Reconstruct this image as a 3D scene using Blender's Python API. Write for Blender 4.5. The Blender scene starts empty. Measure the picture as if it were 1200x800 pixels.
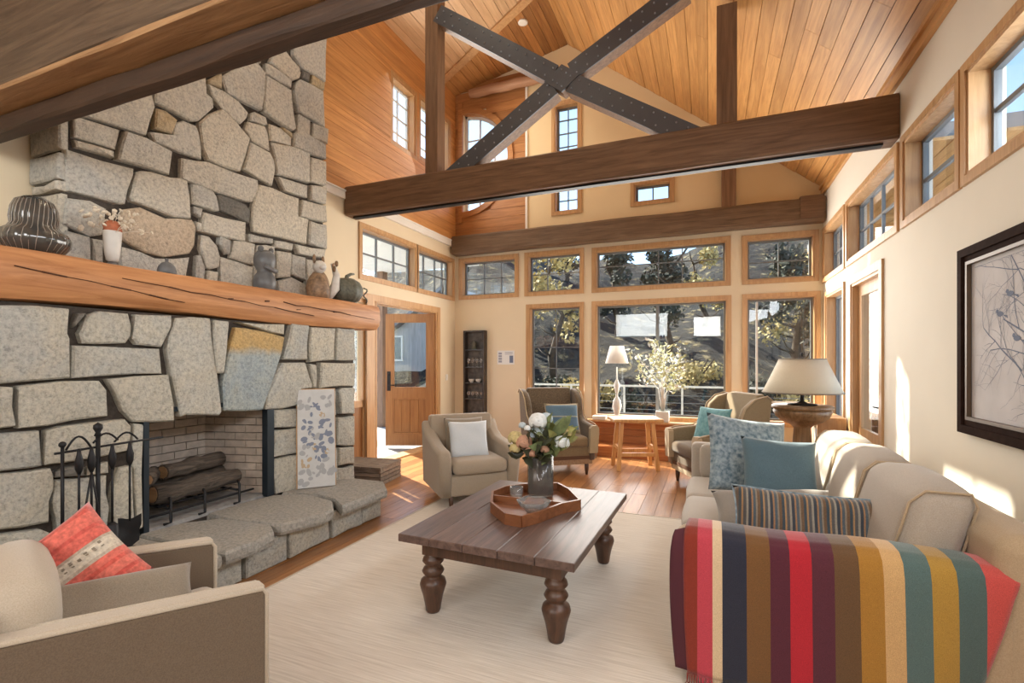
import bpy, bmesh, math, random
from mathutils import Vector, Matrix, Euler
random.seed(7)
SC = bpy.context.scene
COL = SC.collection
R = math.radians

# ------------------------------------------------------------------ camera, sky, sun, exposure
TH = math.atan(232 / 570.0)
cam_d = bpy.data.cameras.new('camera')
cam = bpy.data.objects.new('camera', cam_d)
COL.objects.link(cam)
cam.location = (0, 0, 1.5)
cam.rotation_euler = (R(90), 0, TH)
cam_d.sensor_width = 36.0
cam_d.lens = 570.0 / 1200.0 * 36.0
cam_d.shift_y = 23.0 / 1200.0
cam_d.clip_start = 0.05
cam_d.clip_end = 400
SC.camera = cam

SC.view_settings.view_transform = 'Standard'
SC.view_settings.look = 'None'
SC.view_settings.gamma = 1.0
SC.view_settings.use_curve_mapping = False
SC.view_settings.exposure = 0.62

world = bpy.data.worlds.new('sky')
SC.world = world
world.use_nodes = True
wn = world.node_tree
wn.nodes.clear()
w_out = wn.nodes.new('ShaderNodeOutputWorld')
w_bg = wn.nodes.new('ShaderNodeBackground')
w_sky = wn.nodes.new('ShaderNodeTexSky')
w_sky.sky_type = 'HOSEK_WILKIE'
SUN_DIR = Vector((5.3, -3.1, -4.4)).normalized()       # the way the sunlight travels
w_sky.sun_direction = -SUN_DIR
w_sky.turbidity = 3.0
w_sky.ground_albedo = 0.5
wn.links.new(w_sky.outputs[0], w_bg.inputs[0])
wn.links.new(w_bg.outputs[0], w_out.inputs[0])
w_bg.inputs[1].default_value = 8.0

sun_d = bpy.data.lights.new('sun', 'SUN')
sun_d.energy = 13.0
sun_d.angle = R(0.6)
sun_d.color = (1.0, 0.90, 0.74)
sun = bpy.data.objects.new('sun', sun_d)
COL.objects.link(sun)
sun.rotation_euler = SUN_DIR.to_track_quat('-Z', 'Y').to_euler()
sun.location = (-12, 12, 14)

def area(name, loc, target, sx, sy, power, color=(1, 1, 1)):
    d = bpy.data.lights.new(name, 'AREA')
    d.shape = 'RECTANGLE'
    d.size = sx
    d.size_y = sy
    d.energy = power
    d.color = color
    o = bpy.data.objects.new(name, d)
    COL.objects.link(o)
    o.location = loc
    o.rotation_euler = (Vector(target) - Vector(loc)).to_track_quat('-Z', 'Y').to_euler()
    return o
# added area lamps: daylight at the back, right and clerestory windows, fill behind the camera
area('daylight_back', (-0.8, 8.02, 1.9), (-0.8, 0, 1.2), 4.4, 2.8, 160, (1.0, 0.95, 0.87))
area('daylight_right', (1.40, 1.2, 3.0), (-3, 2.2, 1.0), 5.0, 0.6, 75, (0.95, 0.97, 1.0))
area('daylight_clerestory', (-4.36, 6.6, 5.2), (0.5, 5.0, 4.2), 2.4, 1.2, 50, (1.0, 0.93, 0.82))
area('fill_behind', (-2.4, -2.5, 3.2), (-1.6, 5, 1.8), 1.9, 1.5, 62, (1.0, 0.95, 0.87))
area('fill_behind_small', (-0.1, -2.5, 2.75), (-1.2, 5, 1.6), 0.9, 0.7, 20, (1.0, 0.95, 0.87))

# ------------------------------------------------------------------ materials
MATS = {}
def _mat(name):
    m = bpy.data.materials.new(name)
    m.use_nodes = True
    nt = m.node_tree
    b = nt.nodes['Principled BSDF']
    MATS[name] = m
    return m, nt, b
def N(nt, t, **kw):
    n = nt.nodes.new(t)
    for k, v in kw.items():
        setattr(n, k, v)
    return n
def ramp(nt, stops, interp='LINEAR'):
    r = N(nt, 'ShaderNodeValToRGB')
    r.color_ramp.interpolation = interp
    e = r.color_ramp.elements
    while len(e) < len(stops):
        e.new(0.5)
    for i, (p, c) in enumerate(stops):
        e[i].position = p
        e[i].color = (c[0], c[1], c[2], 1)
    return r
def plain(name, col, rough=0.6, metal=0.0, noise=0.0, scale=8, bump=0.0, emit=None, coat=0.0):
    m, nt, b = _mat(name)
    b.inputs['Base Color'].default_value = (*col, 1)
    b.inputs['Roughness'].default_value = rough
    b.inputs['Metallic'].default_value = metal
    if coat:
        b.inputs['Coat Weight'].default_value = coat
    if noise or bump:
        g = N(nt, 'ShaderNodeNewGeometry')
        t = N(nt, 'ShaderNodeTexNoise')
        t.inputs['Scale'].default_value = scale
        t.inputs['Detail'].default_value = 5
        nt.links.new(g.outputs['Position'], t.inputs['Vector'])
        r = ramp(nt, [(0.3, [max(0, c * (1 - noise)) for c in col]), (0.7, [min(1, c * (1 + noise)) for c in col])])
        nt.links.new(t.outputs[0], r.inputs[0])
        nt.links.new(r.outputs[0], b.inputs['Base Color'])
        if bump:
            bp = N(nt, 'ShaderNodeBump')
            bp.inputs['Strength'].default_value = bump
            bp.inputs['Distance'].default_value = 0.02
            nt.links.new(t.outputs[0], bp.inputs['Height'])
            nt.links.new(bp.outputs[0], b.inputs['Normal'])
    if emit:
        b.inputs['Emission Color'].default_value = (*emit[:3], 1)
        b.inputs['Emission Strength'].default_value = emit[3]
    return m
def wood(name, c1, c2, axis='Y', s=1.0, rough=0.45, bump=0.15, var=0.18, spec=0.5):
    m, nt, b = _mat(name)
    g = N(nt, 'ShaderNodeNewGeometry')
    oi = N(nt, 'ShaderNodeObjectInfo')
    mul = N(nt, 'ShaderNodeMath', operation='MULTIPLY')
    mul.inputs[1].default_value = 41.0
    nt.links.new(oi.outputs['Random'], mul.inputs[0])
    add = N(nt, 'ShaderNodeVectorMath', operation='ADD')
    nt.links.new(g.outputs['Position'], add.inputs[0])
    nt.links.new(mul.outputs[0], add.inputs[1])
    mp = N(nt, 'ShaderNodeMapping')
    sc = [16 * s, 16 * s, 16 * s]
    sc['XYZ'.index(axis)] = 1.1 * s
    mp.inputs['Scale'].default_value = sc
    nt.links.new(add.outputs[0], mp.inputs['Vector'])
    t = N(nt, 'ShaderNodeTexNoise')
    t.inputs['Scale'].default_value = 1.6
    t.inputs['Detail'].default_value = 6
    t.inputs['Roughness'].default_value = 0.62
    t.inputs['Distortion'].default_value = 0.7
    nt.links.new(mp.outputs[0], t.inputs['Vector'])
    r = ramp(nt, [(0.3, c1), (0.7, c2)])
    nt.links.new(t.outputs[0], r.inputs[0])
    mr = N(nt, 'ShaderNodeMapRange')
    mr.inputs['To Min'].default_value = 1 - var
    mr.inputs['To Max'].default_value = 1 + var
    nt.links.new(oi.outputs['Random'], mr.inputs[0])
    hsv = N(nt, 'ShaderNodeHueSaturation')
    nt.links.new(mr.outputs[0], hsv.inputs['Value'])
    nt.links.new(r.outputs[0], hsv.inputs['Color'])
    nt.links.new(hsv.outputs[0], b.inputs['Base Color'])
    b.inputs['Roughness'].default_value = rough
    b.inputs['Specular IOR Level'].default_value = spec
    bp = N(nt, 'ShaderNodeBump')
    bp.inputs['Strength'].default_value = bump
    bp.inputs['Distance'].default_value = 0.01
    nt.links.new(t.outputs[0], bp.inputs['Height'])
    nt.links.new(bp.outputs[0], b.inputs['Normal'])
    return m
def fabric(name, col, col2=None, scale=260, bump=0.25, rough=0.9):
    m, nt, b = _mat(name)
    col2 = col2 or [c * 0.78 for c in col]
    tc = N(nt, 'ShaderNodeTexCoord')
    t = N(nt, 'ShaderNodeTexNoise')
    t.inputs['Scale'].default_value = scale
    t.inputs['Detail'].default_value = 3
    nt.links.new(tc.outputs['Object'], t.inputs['Vector'])
    r = ramp(nt, [(0.3, col2), (0.65, col)])
    nt.links.new(t.outputs[0], r.inputs[0])
    nt.links.new(r.outputs[0], b.inputs['Base Color'])
    b.inputs['Roughness'].default_value = rough
    b.inputs['Specular IOR Level'].default_value = 0.2
    b.inputs['Sheen Weight'].default_value = 0.25
    bp = N(nt, 'ShaderNodeBump')
    bp.inputs['Strength'].default_value = bump
    bp.inputs['Distance'].default_value = 0.004
    nt.links.new(t.outputs[0], bp.inputs['Height'])
    nt.links.new(bp.outputs[0], b.inputs['Normal'])
    return m
def stone(name, cols, blot, s=1.0, bump=0.8):
    m, nt, b = _mat(name)
    g = N(nt, 'ShaderNodeNewGeometry')
    oi = N(nt, 'ShaderNodeObjectInfo')
    mul = N(nt, 'ShaderNodeMath', operation='MULTIPLY')
    mul.inputs[1].default_value = 23.0
    nt.links.new(oi.outputs['Random'], mul.inputs[0])
    add = N(nt, 'ShaderNodeVectorMath', operation='ADD')
    nt.links.new(g.outputs['Position'], add.inputs[0])
    nt.links.new(mul.outputs[0], add.inputs[1])
    big = N(nt, 'ShaderNodeTexNoise')
    big.inputs['Scale'].default_value = 3.2 * s
    big.inputs['Detail'].default_value = 6
    big.inputs['Roughness'].default_value = 0.65
    big.inputs['Distortion'].default_value = 0.8
    nt.links.new(add.outputs[0], big.inputs['Vector'])
    fine = N(nt, 'ShaderNodeTexNoise')
    fine.inputs['Scale'].default_value = 42 * s
    fine.inputs['Detail'].default_value = 8
    fine.inputs['Roughness'].default_value = 0.75
    nt.links.new(add.outputs[0], fine.inputs['Vector'])
    base = ramp(nt, [(i / (len(cols) - 1), c) for i, c in enumerate(cols)])
    nt.links.new(oi.outputs['Random'], base.inputs[0])
    rb = ramp(nt, [(0.38, (0, 0, 0)), (0.68, (1, 1, 1))])
    nt.links.new(big.outputs[0], rb.inputs[0])
    mx = N(nt, 'ShaderNodeMix', data_type='RGBA')
    sc = N(nt, 'ShaderNodeMath', operation='MULTIPLY')
    sc.inputs[1].default_value = 0.75
    nt.links.new(rb.outputs[0], sc.inputs[0])
    nt.links.new(sc.outputs[0], mx.inputs['Factor'])
    nt.links.new(base.outputs[0], mx.inputs['A'])
    mx.inputs['B'].default_value = (*blot, 1)
    rf = ramp(nt, [(0.3, (0.48, 0.49, 0.50)), (0.5, (0.98, 0.98, 0.97)), (0.72, (1.3, 1.29, 1.26))])
    nt.links.new(fine.outputs[0], rf.inputs[0])
    m2 = N(nt, 'ShaderNodeMix', data_type='RGBA', blend_type='MULTIPLY')
    m2.inputs['Factor'].default_value = 1.0
    nt.links.new(mx.outputs['Result'], m2.inputs['A'])
    nt.links.new(rf.outputs[0], m2.inputs['B'])
    nt.links.new(m2.outputs['Result'], b.inputs['Base Color'])
    b.inputs['Roughness'].default_value = 0.92
    ad = N(nt, 'ShaderNodeMath', operation='MULTIPLY_ADD')
    ad.inputs[1].default_value = 0.35
    nt.links.new(fine.outputs[0], ad.inputs[0])
    nt.links.new(big.outputs[0], ad.inputs[2])
    bp = N(nt, 'ShaderNodeBump')
    bp.inputs['Strength'].default_value = bump
    bp.inputs['Distance'].default_value = 0.05
    nt.links.new(ad.outputs[0], bp.inputs['Height'])
    nt.links.new(bp.outputs[0], b.inputs['Normal'])
    return m
def stripes(name, stops, axis='X', lo=0.0, hi=1.0, space='Object', rep=0, rough=0.9, scale=300, distort=0.0):
    """woven stripes: colour stops along one axis of the thing, optionally repeated"""
    m, nt, b = _mat(name)
    tc = N(nt, 'ShaderNodeTexCoord')
    sx = N(nt, 'ShaderNodeSeparateXYZ')
    nt.links.new(tc.outputs[space], sx.inputs[0])
    mr = N(nt, 'ShaderNodeMapRange')
    mr.inputs['From Min'].default_value = lo
    mr.inputs['From Max'].default_value = hi
    mr.clamp = not rep
    nt.links.new(sx.outputs[axis], mr.inputs[0])
    src = mr.outputs[0]
    if rep:
        ml = N(nt, 'ShaderNodeMath', operation='MULTIPLY')
        ml.inputs[1].default_value = rep
        fr = N(nt, 'ShaderNodeMath', operation='FRACT')
        nt.links.new(src, ml.inputs[0])
        nt.links.new(ml.outputs[0], fr.inputs[0])
        src = fr.outputs[0]
    r = ramp(nt, stops, 'CONSTANT')
    nt.links.new(src, r.inputs[0])
    t = N(nt, 'ShaderNodeTexNoise')
    t.inputs['Scale'].default_value = scale
    t.inputs['Detail'].default_value = 3
    nt.links.new(tc.outputs['Object'], t.inputs['Vector'])
    rf = ramp(nt, [(0.3, (0.7, 0.7, 0.7)), (0.7, (1.15, 1.15, 1.15))])
    nt.links.new(t.outputs[0], rf.inputs[0])
    m2 = N(nt, 'ShaderNodeMix', data_type='RGBA', blend_type='MULTIPLY')
    m2.inputs['Factor'].default_value = 1.0
    nt.links.new(r.outputs[0], m2.inputs['A'])
    nt.links.new(rf.outputs[0], m2.inputs['B'])
    nt.links.new(m2.outputs['Result'], b.inputs['Base Color'])
    b.inputs['Roughness'].default_value = rough
    b.inputs['Specular IOR Level'].default_value = 0.15
    b.inputs['Sheen Weight'].default_value = 0.3
    bp = N(nt, 'ShaderNodeBump')
    bp.inputs['Strength'].default_value = 0.3
    bp.inputs['Distance'].default_value = 0.005
    nt.links.new(t.outputs[0], bp.inputs['Height'])
    nt.links.new(bp.outputs[0], b.inputs['Normal'])
    return m
def pane_mat(name, tint=(0.93, 0.96, 0.97), ior=1.5, gain=1.0):
    m, nt, b = _mat(name)
    nt.nodes.remove(b)
    out = [n for n in nt.nodes if n.type == 'OUTPUT_MATERIAL'][0]
    tr = N(nt, 'ShaderNodeBsdfTransparent')
    tr.inputs[0].default_value = (*tint, 1)
    gl = N(nt, 'ShaderNodeBsdfGlossy')
    gl.inputs['Roughness'].default_value = 0.02
    fr = N(nt, 'ShaderNodeFresnel')
    fr.inputs[0].default_value = ior
    ms = N(nt, 'ShaderNodeMixShader')
    ge = N(nt, 'ShaderNodeNewGeometry')                  # both faces of the sheet reflect alike: no false total reflection
    io = N(nt, 'ShaderNodeMapRange')
    io.inputs['To Min'].default_value = ior
    io.inputs['To Max'].default_value = 1 / ior
    nt.links.new(ge.outputs['Backfacing'], io.inputs[0])
    nt.links.new(io.outputs[0], fr.inputs[0])
    nt.links.new(fr.outputs[0], ms.inputs[0])
    nt.links.new(tr.outputs[0], ms.inputs[1])
    nt.links.new(gl.outputs[0], ms.inputs[2])
    nt.links.new(ms.outputs[0], out.inputs[0])
    return m
def glass_mat(name, col=(1, 1, 1), rough=0.03):
    m, nt, b = _mat(name)
    b.inputs['Base Color'].default_value = (*col, 1)
    b.inputs['Roughness'].default_value = rough
    b.inputs['Transmission Weight'].default_value = 0.9
    b.inputs['IOR'].default_value = 1.45
    return m

M_FLOOR = wood('floor_oak', (0.25, 0.10, 0.035), (0.47, 0.225, 0.085), 'Y', rough=0.3, var=0.25)
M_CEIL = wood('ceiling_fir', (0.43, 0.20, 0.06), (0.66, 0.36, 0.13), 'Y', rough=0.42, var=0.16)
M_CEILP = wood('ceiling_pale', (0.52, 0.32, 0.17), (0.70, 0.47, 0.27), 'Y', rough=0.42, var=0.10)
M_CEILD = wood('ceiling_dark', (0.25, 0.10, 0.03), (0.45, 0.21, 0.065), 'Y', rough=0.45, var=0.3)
M_CLAD = wood('wall_fir', (0.46, 0.20, 0.062), (0.67, 0.335, 0.115), 'Y', rough=0.42, var=0.10)
M_CLADX = wood('wall_fir_across', (0.30, 0.125, 0.042), (0.48, 0.225, 0.08), 'X', rough=0.45, var=0.12)
M_TRIM = wood('trim_fir', (0.43, 0.235, 0.10), (0.60, 0.37, 0.18), 'Z', rough=0.4, var=0.06)
M_DOOR = wood('door_fir', (0.245, 0.105, 0.034), (0.37, 0.175, 0.06), 'Z', rough=0.38, var=0.05)
M_BEAM = wood('beam_dark', (0.085, 0.043, 0.022), (0.225, 0.125, 0.066), 'X', rough=0.55, bump=0.4, var=0.1)
M_POST = wood('post_dark', (0.12, 0.063, 0.032), (0.25, 0.14, 0.075), 'Z', rough=0.55, bump=0.4, var=0.08)
M_BEAMO = wood('beam_old', (0.085, 0.05, 0.026), (0.22, 0.14, 0.08), 'X', rough=0.7, bump=0.6, var=0.1)
M_LOFT = wood('beam_loft', (0.055, 0.034, 0.019), (0.145, 0.095, 0.056), 'X', rough=0.75, bump=0.7, var=0.05)
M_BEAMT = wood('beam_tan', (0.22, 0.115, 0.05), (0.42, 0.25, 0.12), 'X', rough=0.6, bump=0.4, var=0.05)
M_MANTEL = wood('mantel_fir', (0.34, 0.135, 0.045), (0.60, 0.29, 0.12), 'Y', s=0.8, rough=0.5, bump=0.3, var=0.05)
M_TABLE = wood('table_dark', (0.055, 0.032, 0.027), (0.165, 0.105, 0.085), 'Y', rough=0.36, bump=0.25, var=0.12)
M_TLEG = wood('table_leg', (0.048, 0.023, 0.014), (0.115, 0.056, 0.032), 'Z', rough=0.38, bump=0.2, var=0.05)
M_TRAY = wood('tray_wood', (0.16, 0.055, 0.022), (0.30, 0.12, 0.05), 'X', rough=0.35, var=0.05)
M_STOOL = wood('stool_pine', (0.52, 0.24, 0.075), (0.74, 0.42, 0.17), 'Z', rough=0.4, var=0.06)
M_CRATE = wood('crate_old', (0.12, 0.085, 0.06), (0.29, 0.23, 0.175), 'X', rough=0.8, bump=0.5, var=0.2)
M_LOG = wood('log_bark', (0.022, 0.018, 0.015), (0.19, 0.15, 0.115), 'Y', s=1.6, rough=0.95, bump=1.0, var=0.3)
M_PED = wood('pedestal_wood', (0.125, 0.07, 0.032), (0.29, 0.175, 0.088), 'Z', rough=0.35, var=0.05)
M_RED = wood('wainscot_red', (0.33, 0.11, 0.035), (0.52, 0.215, 0.075), 'X', rough=0.35, var=0.12)
M_WALL = plain('plaster_cream', (0.76, 0.645, 0.46), 0.85, noise=0.03, scale=1.5, bump=0.02)
M_WALLR = plain('plaster_pale', (0.765, 0.715, 0.615), 0.85, noise=0.03, scale=1.5, bump=0.02)
M_GABLE = plain('plaster_gold', (0.76, 0.60, 0.36), 0.85, noise=0.03, scale=1.5)
M_WHITE = plain('white_paint', (0.82, 0.79, 0.73), 0.6)
M_STONE = stone('granite', [(0.47, 0.46, 0.43), (0.56, 0.53, 0.47), (0.41, 0.41, 0.395), (0.60, 0.555, 0.47), (0.52, 0.50, 0.455), (0.44, 0.435, 0.41)], (0.57, 0.52, 0.43))
M_STONEL = stone('granite_grey', [(0.41, 0.42, 0.40), (0.51, 0.495, 0.44), (0.38, 0.395, 0.385), (0.53, 0.50, 0.42), (0.46, 0.46, 0.42)], (0.53, 0.48, 0.375))
M_TAN = stone('granite_tan', [(0.50, 0.40, 0.29), (0.50, 0.39, 0.28)], (0.56, 0.47, 0.37))
M_RUST = stone('granite_ochre', [(0.50, 0.385, 0.22), (0.47, 0.36, 0.22)], (0.44, 0.40, 0.33))
def keystone():
    m = M_STONEL.copy(); nt = m.node_tree; b = nt.nodes['Principled BSDF']
    src = b.inputs['Base Color'].links[0].from_socket
    g = N(nt, 'ShaderNodeNewGeometry'); t = N(nt, 'ShaderNodeTexNoise'); t.inputs['Scale'].default_value = 7
    sx = N(nt, 'ShaderNodeSeparateXYZ'); nt.links.new(g.outputs['Position'], sx.inputs[0]); nt.links.new(g.outputs['Position'], t.inputs['Vector'])
    ad = N(nt, 'ShaderNodeMath', operation='MULTIPLY_ADD'); ad.inputs[1].default_value = .12
    nt.links.new(t.outputs[0], ad.inputs[0]); nt.links.new(sx.outputs[2], ad.inputs[2])
    r = ramp(nt, [(.0, (.78, .90, 1.02)), (.45, (.85, .95, 1.04)), (.56, (1.15, .80, .38)), (1, (1.2, .88, .5))])
    mr = N(nt, 'ShaderNodeMapRange'); mr.inputs['From Min'].default_value = 1.3; mr.inputs['From Max'].default_value = 2.0
    nt.links.new(ad.outputs[0], mr.inputs[0]); nt.links.new(mr.outputs[0], r.inputs[0])
    mx = N(nt, 'ShaderNodeMix', data_type='RGBA', blend_type='MULTIPLY'); mx.inputs['Factor'].default_value = 1
    nt.links.new(src, mx.inputs['A']); nt.links.new(r.outputs[0], mx.inputs['B']); nt.links.new(mx.outputs['Result'], b.inputs['Base Color'])
    return m
M_KEY = keystone()
M_DARKST = stone('granite_dark', [(0.13, 0.13, 0.125), (0.17, 0.165, 0.15)], (0.22, 0.20, 0.17))
M_SLAB = stone('hearth_granite', [(0.31, 0.29, 0.255), (0.36, 0.335, 0.29)], (0.27, 0.265, 0.25), bump=0.4)
M_MORTAR = plain('mortar', (0.062, 0.050, 0.040), 0.95, noise=0.3, scale=30, bump=0.3)
M_BRICK = plain('firebrick', (0.52, 0.43, 0.35), 0.9, noise=0.18, scale=14, bump=0.2)
M_BRICKM = plain('firebrick_joint', (0.27, 0.22, 0.18), 0.95)
M_ASH = plain('ash', (0.36, 0.35, 0.335), 0.95, noise=0.25, scale=20, bump=0.5)
M_IRON = plain('black_iron', (0.018, 0.018, 0.02), 0.5, metal=0.6)
M_STEEL = plain('plate_steel', (0.10, 0.108, 0.125), 0.45, metal=0.6)
M_BOLT = plain('bolt_steel', (0.33, 0.36, 0.42), 0.4, metal=0.8)
M_SASH = plain('sash_grey', (0.17, 0.18, 0.185), 0.5)
M_SASHW = plain('sash_pale', (0.62, 0.60, 0.56), 0.5)
M_PANE = pane_mat('window_glass')
M_SOFA = fabric('sofa_oatmeal', (0.445, 0.39, 0.33), (0.355, 0.31, 0.255))
M_SOFAT = fabric('sofa_tan', (0.47, 0.36, 0.235), (0.38, 0.285, 0.18))
M_CHAIR = fabric('chair_taupe', (0.36, 0.295, 0.22), (0.29, 0.235, 0.175))
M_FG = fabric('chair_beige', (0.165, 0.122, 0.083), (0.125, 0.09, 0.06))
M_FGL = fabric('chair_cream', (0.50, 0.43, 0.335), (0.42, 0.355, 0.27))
M_WING = fabric('wing_brown', (0.165, 0.118, 0.072), (0.085, 0.06, 0.038), scale=70)
M_WINGS = fabric('wing_seat', (0.26, 0.185, 0.10), (0.19, 0.13, 0.07), scale=160)
M_WINGM = fabric('wing_mid', (0.29, 0.22, 0.135), (0.21, 0.155, 0.09), scale=160)
M_WINGD = fabric('wing_seat_dark', (0.155, 0.105, 0.06), (0.105, 0.07, 0.04), scale=160)
M_WINGL = fabric('wing_tan', (0.44, 0.345, 0.215), (0.35, 0.27, 0.16), scale=160)
M_BLUE = fabric('pillow_blue', (0.115, 0.185, 0.225), (0.075, 0.125, 0.155))
M_TEAL = fabric('pillow_teal', (0.20, 0.40, 0.43), (0.12, 0.28, 0.31), scale=30)
M_BLUEP = fabric('pillow_blue_print', (0.33, 0.40, 0.44), (0.085, 0.145, 0.19), scale=34)
M_ICE = fabric('pillow_ice', (0.60, 0.64, 0.67), (0.50, 0.54, 0.57))
M_TAUPE = fabric('pillow_taupe', (0.27, 0.222, 0.165), (0.20, 0.165, 0.12))
M_GREYP = fabric('pillow_grey', (0.30, 0.275, 0.24), (0.22, 0.20, 0.18))
M_SHADE = fabric('lamp_linen', (0.66, 0.595, 0.465), (0.58, 0.515, 0.39), scale=200)
M_RUG = None
M_BLACKG = plain('dark_glass', (0.055, 0.056, 0.052), 0.15, coat=1.0)
M_RIB = plain('pale_rib', (0.30, 0.27, 0.23), 0.25, coat=0.5)
M_CER = plain('ceramic_grey', (0.12, 0.123, 0.125), 0.4, noise=0.2, scale=20)
M_CERW = plain('ceramic_white', (0.60, 0.58, 0.54), 0.45, noise=0.06, scale=20)
M_CERB = plain('ceramic_brown', (0.24, 0.15, 0.085), 0.5, noise=0.5, scale=25)
M_RUSTY = plain('rust_clay', (0.42, 0.13, 0.06), 0.7, noise=0.2, scale=40)
M_GOURD = plain('gourd_green', (0.10, 0.10, 0.075), 0.55, noise=0.35, scale=40)
M_DRIED = plain('dried_petals', (0.66, 0.58, 0.46), 0.9, noise=0.15, scale=60)
M_GLASS = glass_mat('clear_glass')
M_LEAF = plain('leaf_sage', (0.165, 0.205, 0.085), 0.6, noise=0.3, scale=25)
M_LEAFY = plain('leaf_olive', (0.30, 0.30, 0.10), 0.6, noise=0.25, scale=25)
M_LEAFD = plain('leaf_dark', (0.05, 0.055, 0.028), 0.7, noise=0.3, scale=25)
M_PETW = plain('petal_white', (0.74, 0.77, 0.76), 0.7)
M_PETB = plain('petal_ice', (0.48, 0.56, 0.60), 0.7)
M_PETP = plain('petal_blush', (0.50, 0.28, 0.185), 0.8, noise=0.2, scale=50)
M_PETY = plain('petal_straw', (0.52, 0.43, 0.20), 0.8, noise=0.2, scale=50)
M_STEM = plain('stem', (0.10, 0.10, 0.05), 0.8)
M_PAPER = plain('paper', (0.78, 0.78, 0.76), 0.7)
M_FRAME = plain('frame_ebony', (0.030, 0.016, 0.012), 0.7, noise=0.2, scale=20)
MATS['frame_ebony'].node_tree.nodes['Principled BSDF'].inputs['Specular IOR Level'].default_value = 0.08
MATS['frame_ebony'].node_tree.nodes['Principled BSDF'].inputs['IOR'].default_value = 1.2
M_GILT = plain('frame_bronze', (0.10, 0.065, 0.04), 0.4, metal=0.3)
M_ART = plain('art_paper', (0.57, 0.55, 0.56), 0.8, noise=0.10, scale=4)
M_INK = plain('ink_blue', (0.14, 0.17, 0.25), 0.8)
M_INK2 = plain('ink_grey', (0.30, 0.31, 0.36), 0.8)
M_INK3 = plain('ink_ochre', (0.50, 0.33, 0.16), 0.8)
M_PI1 = plain('panel_blue', (.20, .23, .30), .8)
M_PI2 = plain('panel_grey', (.38, .385, .39), .8)
M_PI3 = plain('panel_ochre', (.48, .37, .24), .8)
M_PANEL = plain('panel_cloth', (0.56, 0.565, 0.555), 0.8, noise=0.06, scale=12)
M_BULB = plain('bulb', (1, 1, 1), 0.5, emit=(1.0, 0.86, 0.62, 14))
M_BOOK = [plain('book_%s' % n, c, 0.7) for n, c in (('white', (0.72, 0.71, 0.68)), ('cream', (0.66, 0.57, 0.40)), ('rust', (0.42, 0.14, 0.07)), ('navy', (0.06, 0.09, 0.16)), ('sage', (0.26, 0.32, 0.22)))]
M_SNOW = plain('snow', (0.80, 0.83, 0.88), 0.8, noise=0.05, scale=2)
M_GREYW = wood('grey_siding', (0.20, 0.21, 0.22), (0.33, 0.335, 0.34), 'Z', rough=0.8, var=0.1)
M_ROOFG = plain('roof_grey', (0.20, 0.205, 0.21), 0.7, noise=0.15, scale=3)
M_CABIN = plain('cabin_cream', (0.62, 0.53, 0.36), 0.85, noise=0.08, scale=5)
M_BARK = plain('bark', (0.06, 0.045, 0.032), 0.95, noise=0.3, scale=10, bump=0.6)
M_FOLD = plain('foliage_dark', (0.028, 0.035, 0.022), 0.8, noise=0.4, scale=6)
M_FOLG = plain('foliage_gold', (0.40, 0.31, 0.115), 0.75, noise=0.35, scale=6)
M_SPRIG = plain('sprig_pale', (0.44, 0.43, 0.24), 0.75, noise=0.3, scale=30)

# ------------------------------------------------------------------ mesh builders
def new(name, me, mat=None, parent=None, loc=None):
    o = bpy.data.objects.new(name, me)
    COL.objects.link(o)
    if mat is not None and not me.materials:
        for k in (mat if isinstance(mat, (list, tuple)) else [mat]):
            me.materials.append(k)
    if parent is not None:
        o.parent = parent
    if loc is not None:
        o.location = loc
    return o
def tag(o, label=None, cat=None, group=None, kind=None):
    if label: o['label'] = label
    if cat: o['category'] = cat
    if group: o['group'] = group
    if kind: o['kind'] = kind
    return o
def thing(name, label, cat, loc=(0, 0, 0), rz=0.0, group=None, kind=None):
    o = bpy.data.objects.new(name, None)
    o.empty_display_size = 0.1
    COL.objects.link(o)
    o.location = loc
    o.rotation_euler = (0, 0, rz)
    return tag(o, label, cat, group, kind)
def struct(o, label=None):
    return tag(o, label, None, None, 'structure')
def copy_tree(o, parent=None):
    c = o.copy()
    COL.objects.link(c)
    if parent is not None:
        c.parent = parent
    for ch in list(o.children):
        copy_tree(ch, c)
    return c
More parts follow.
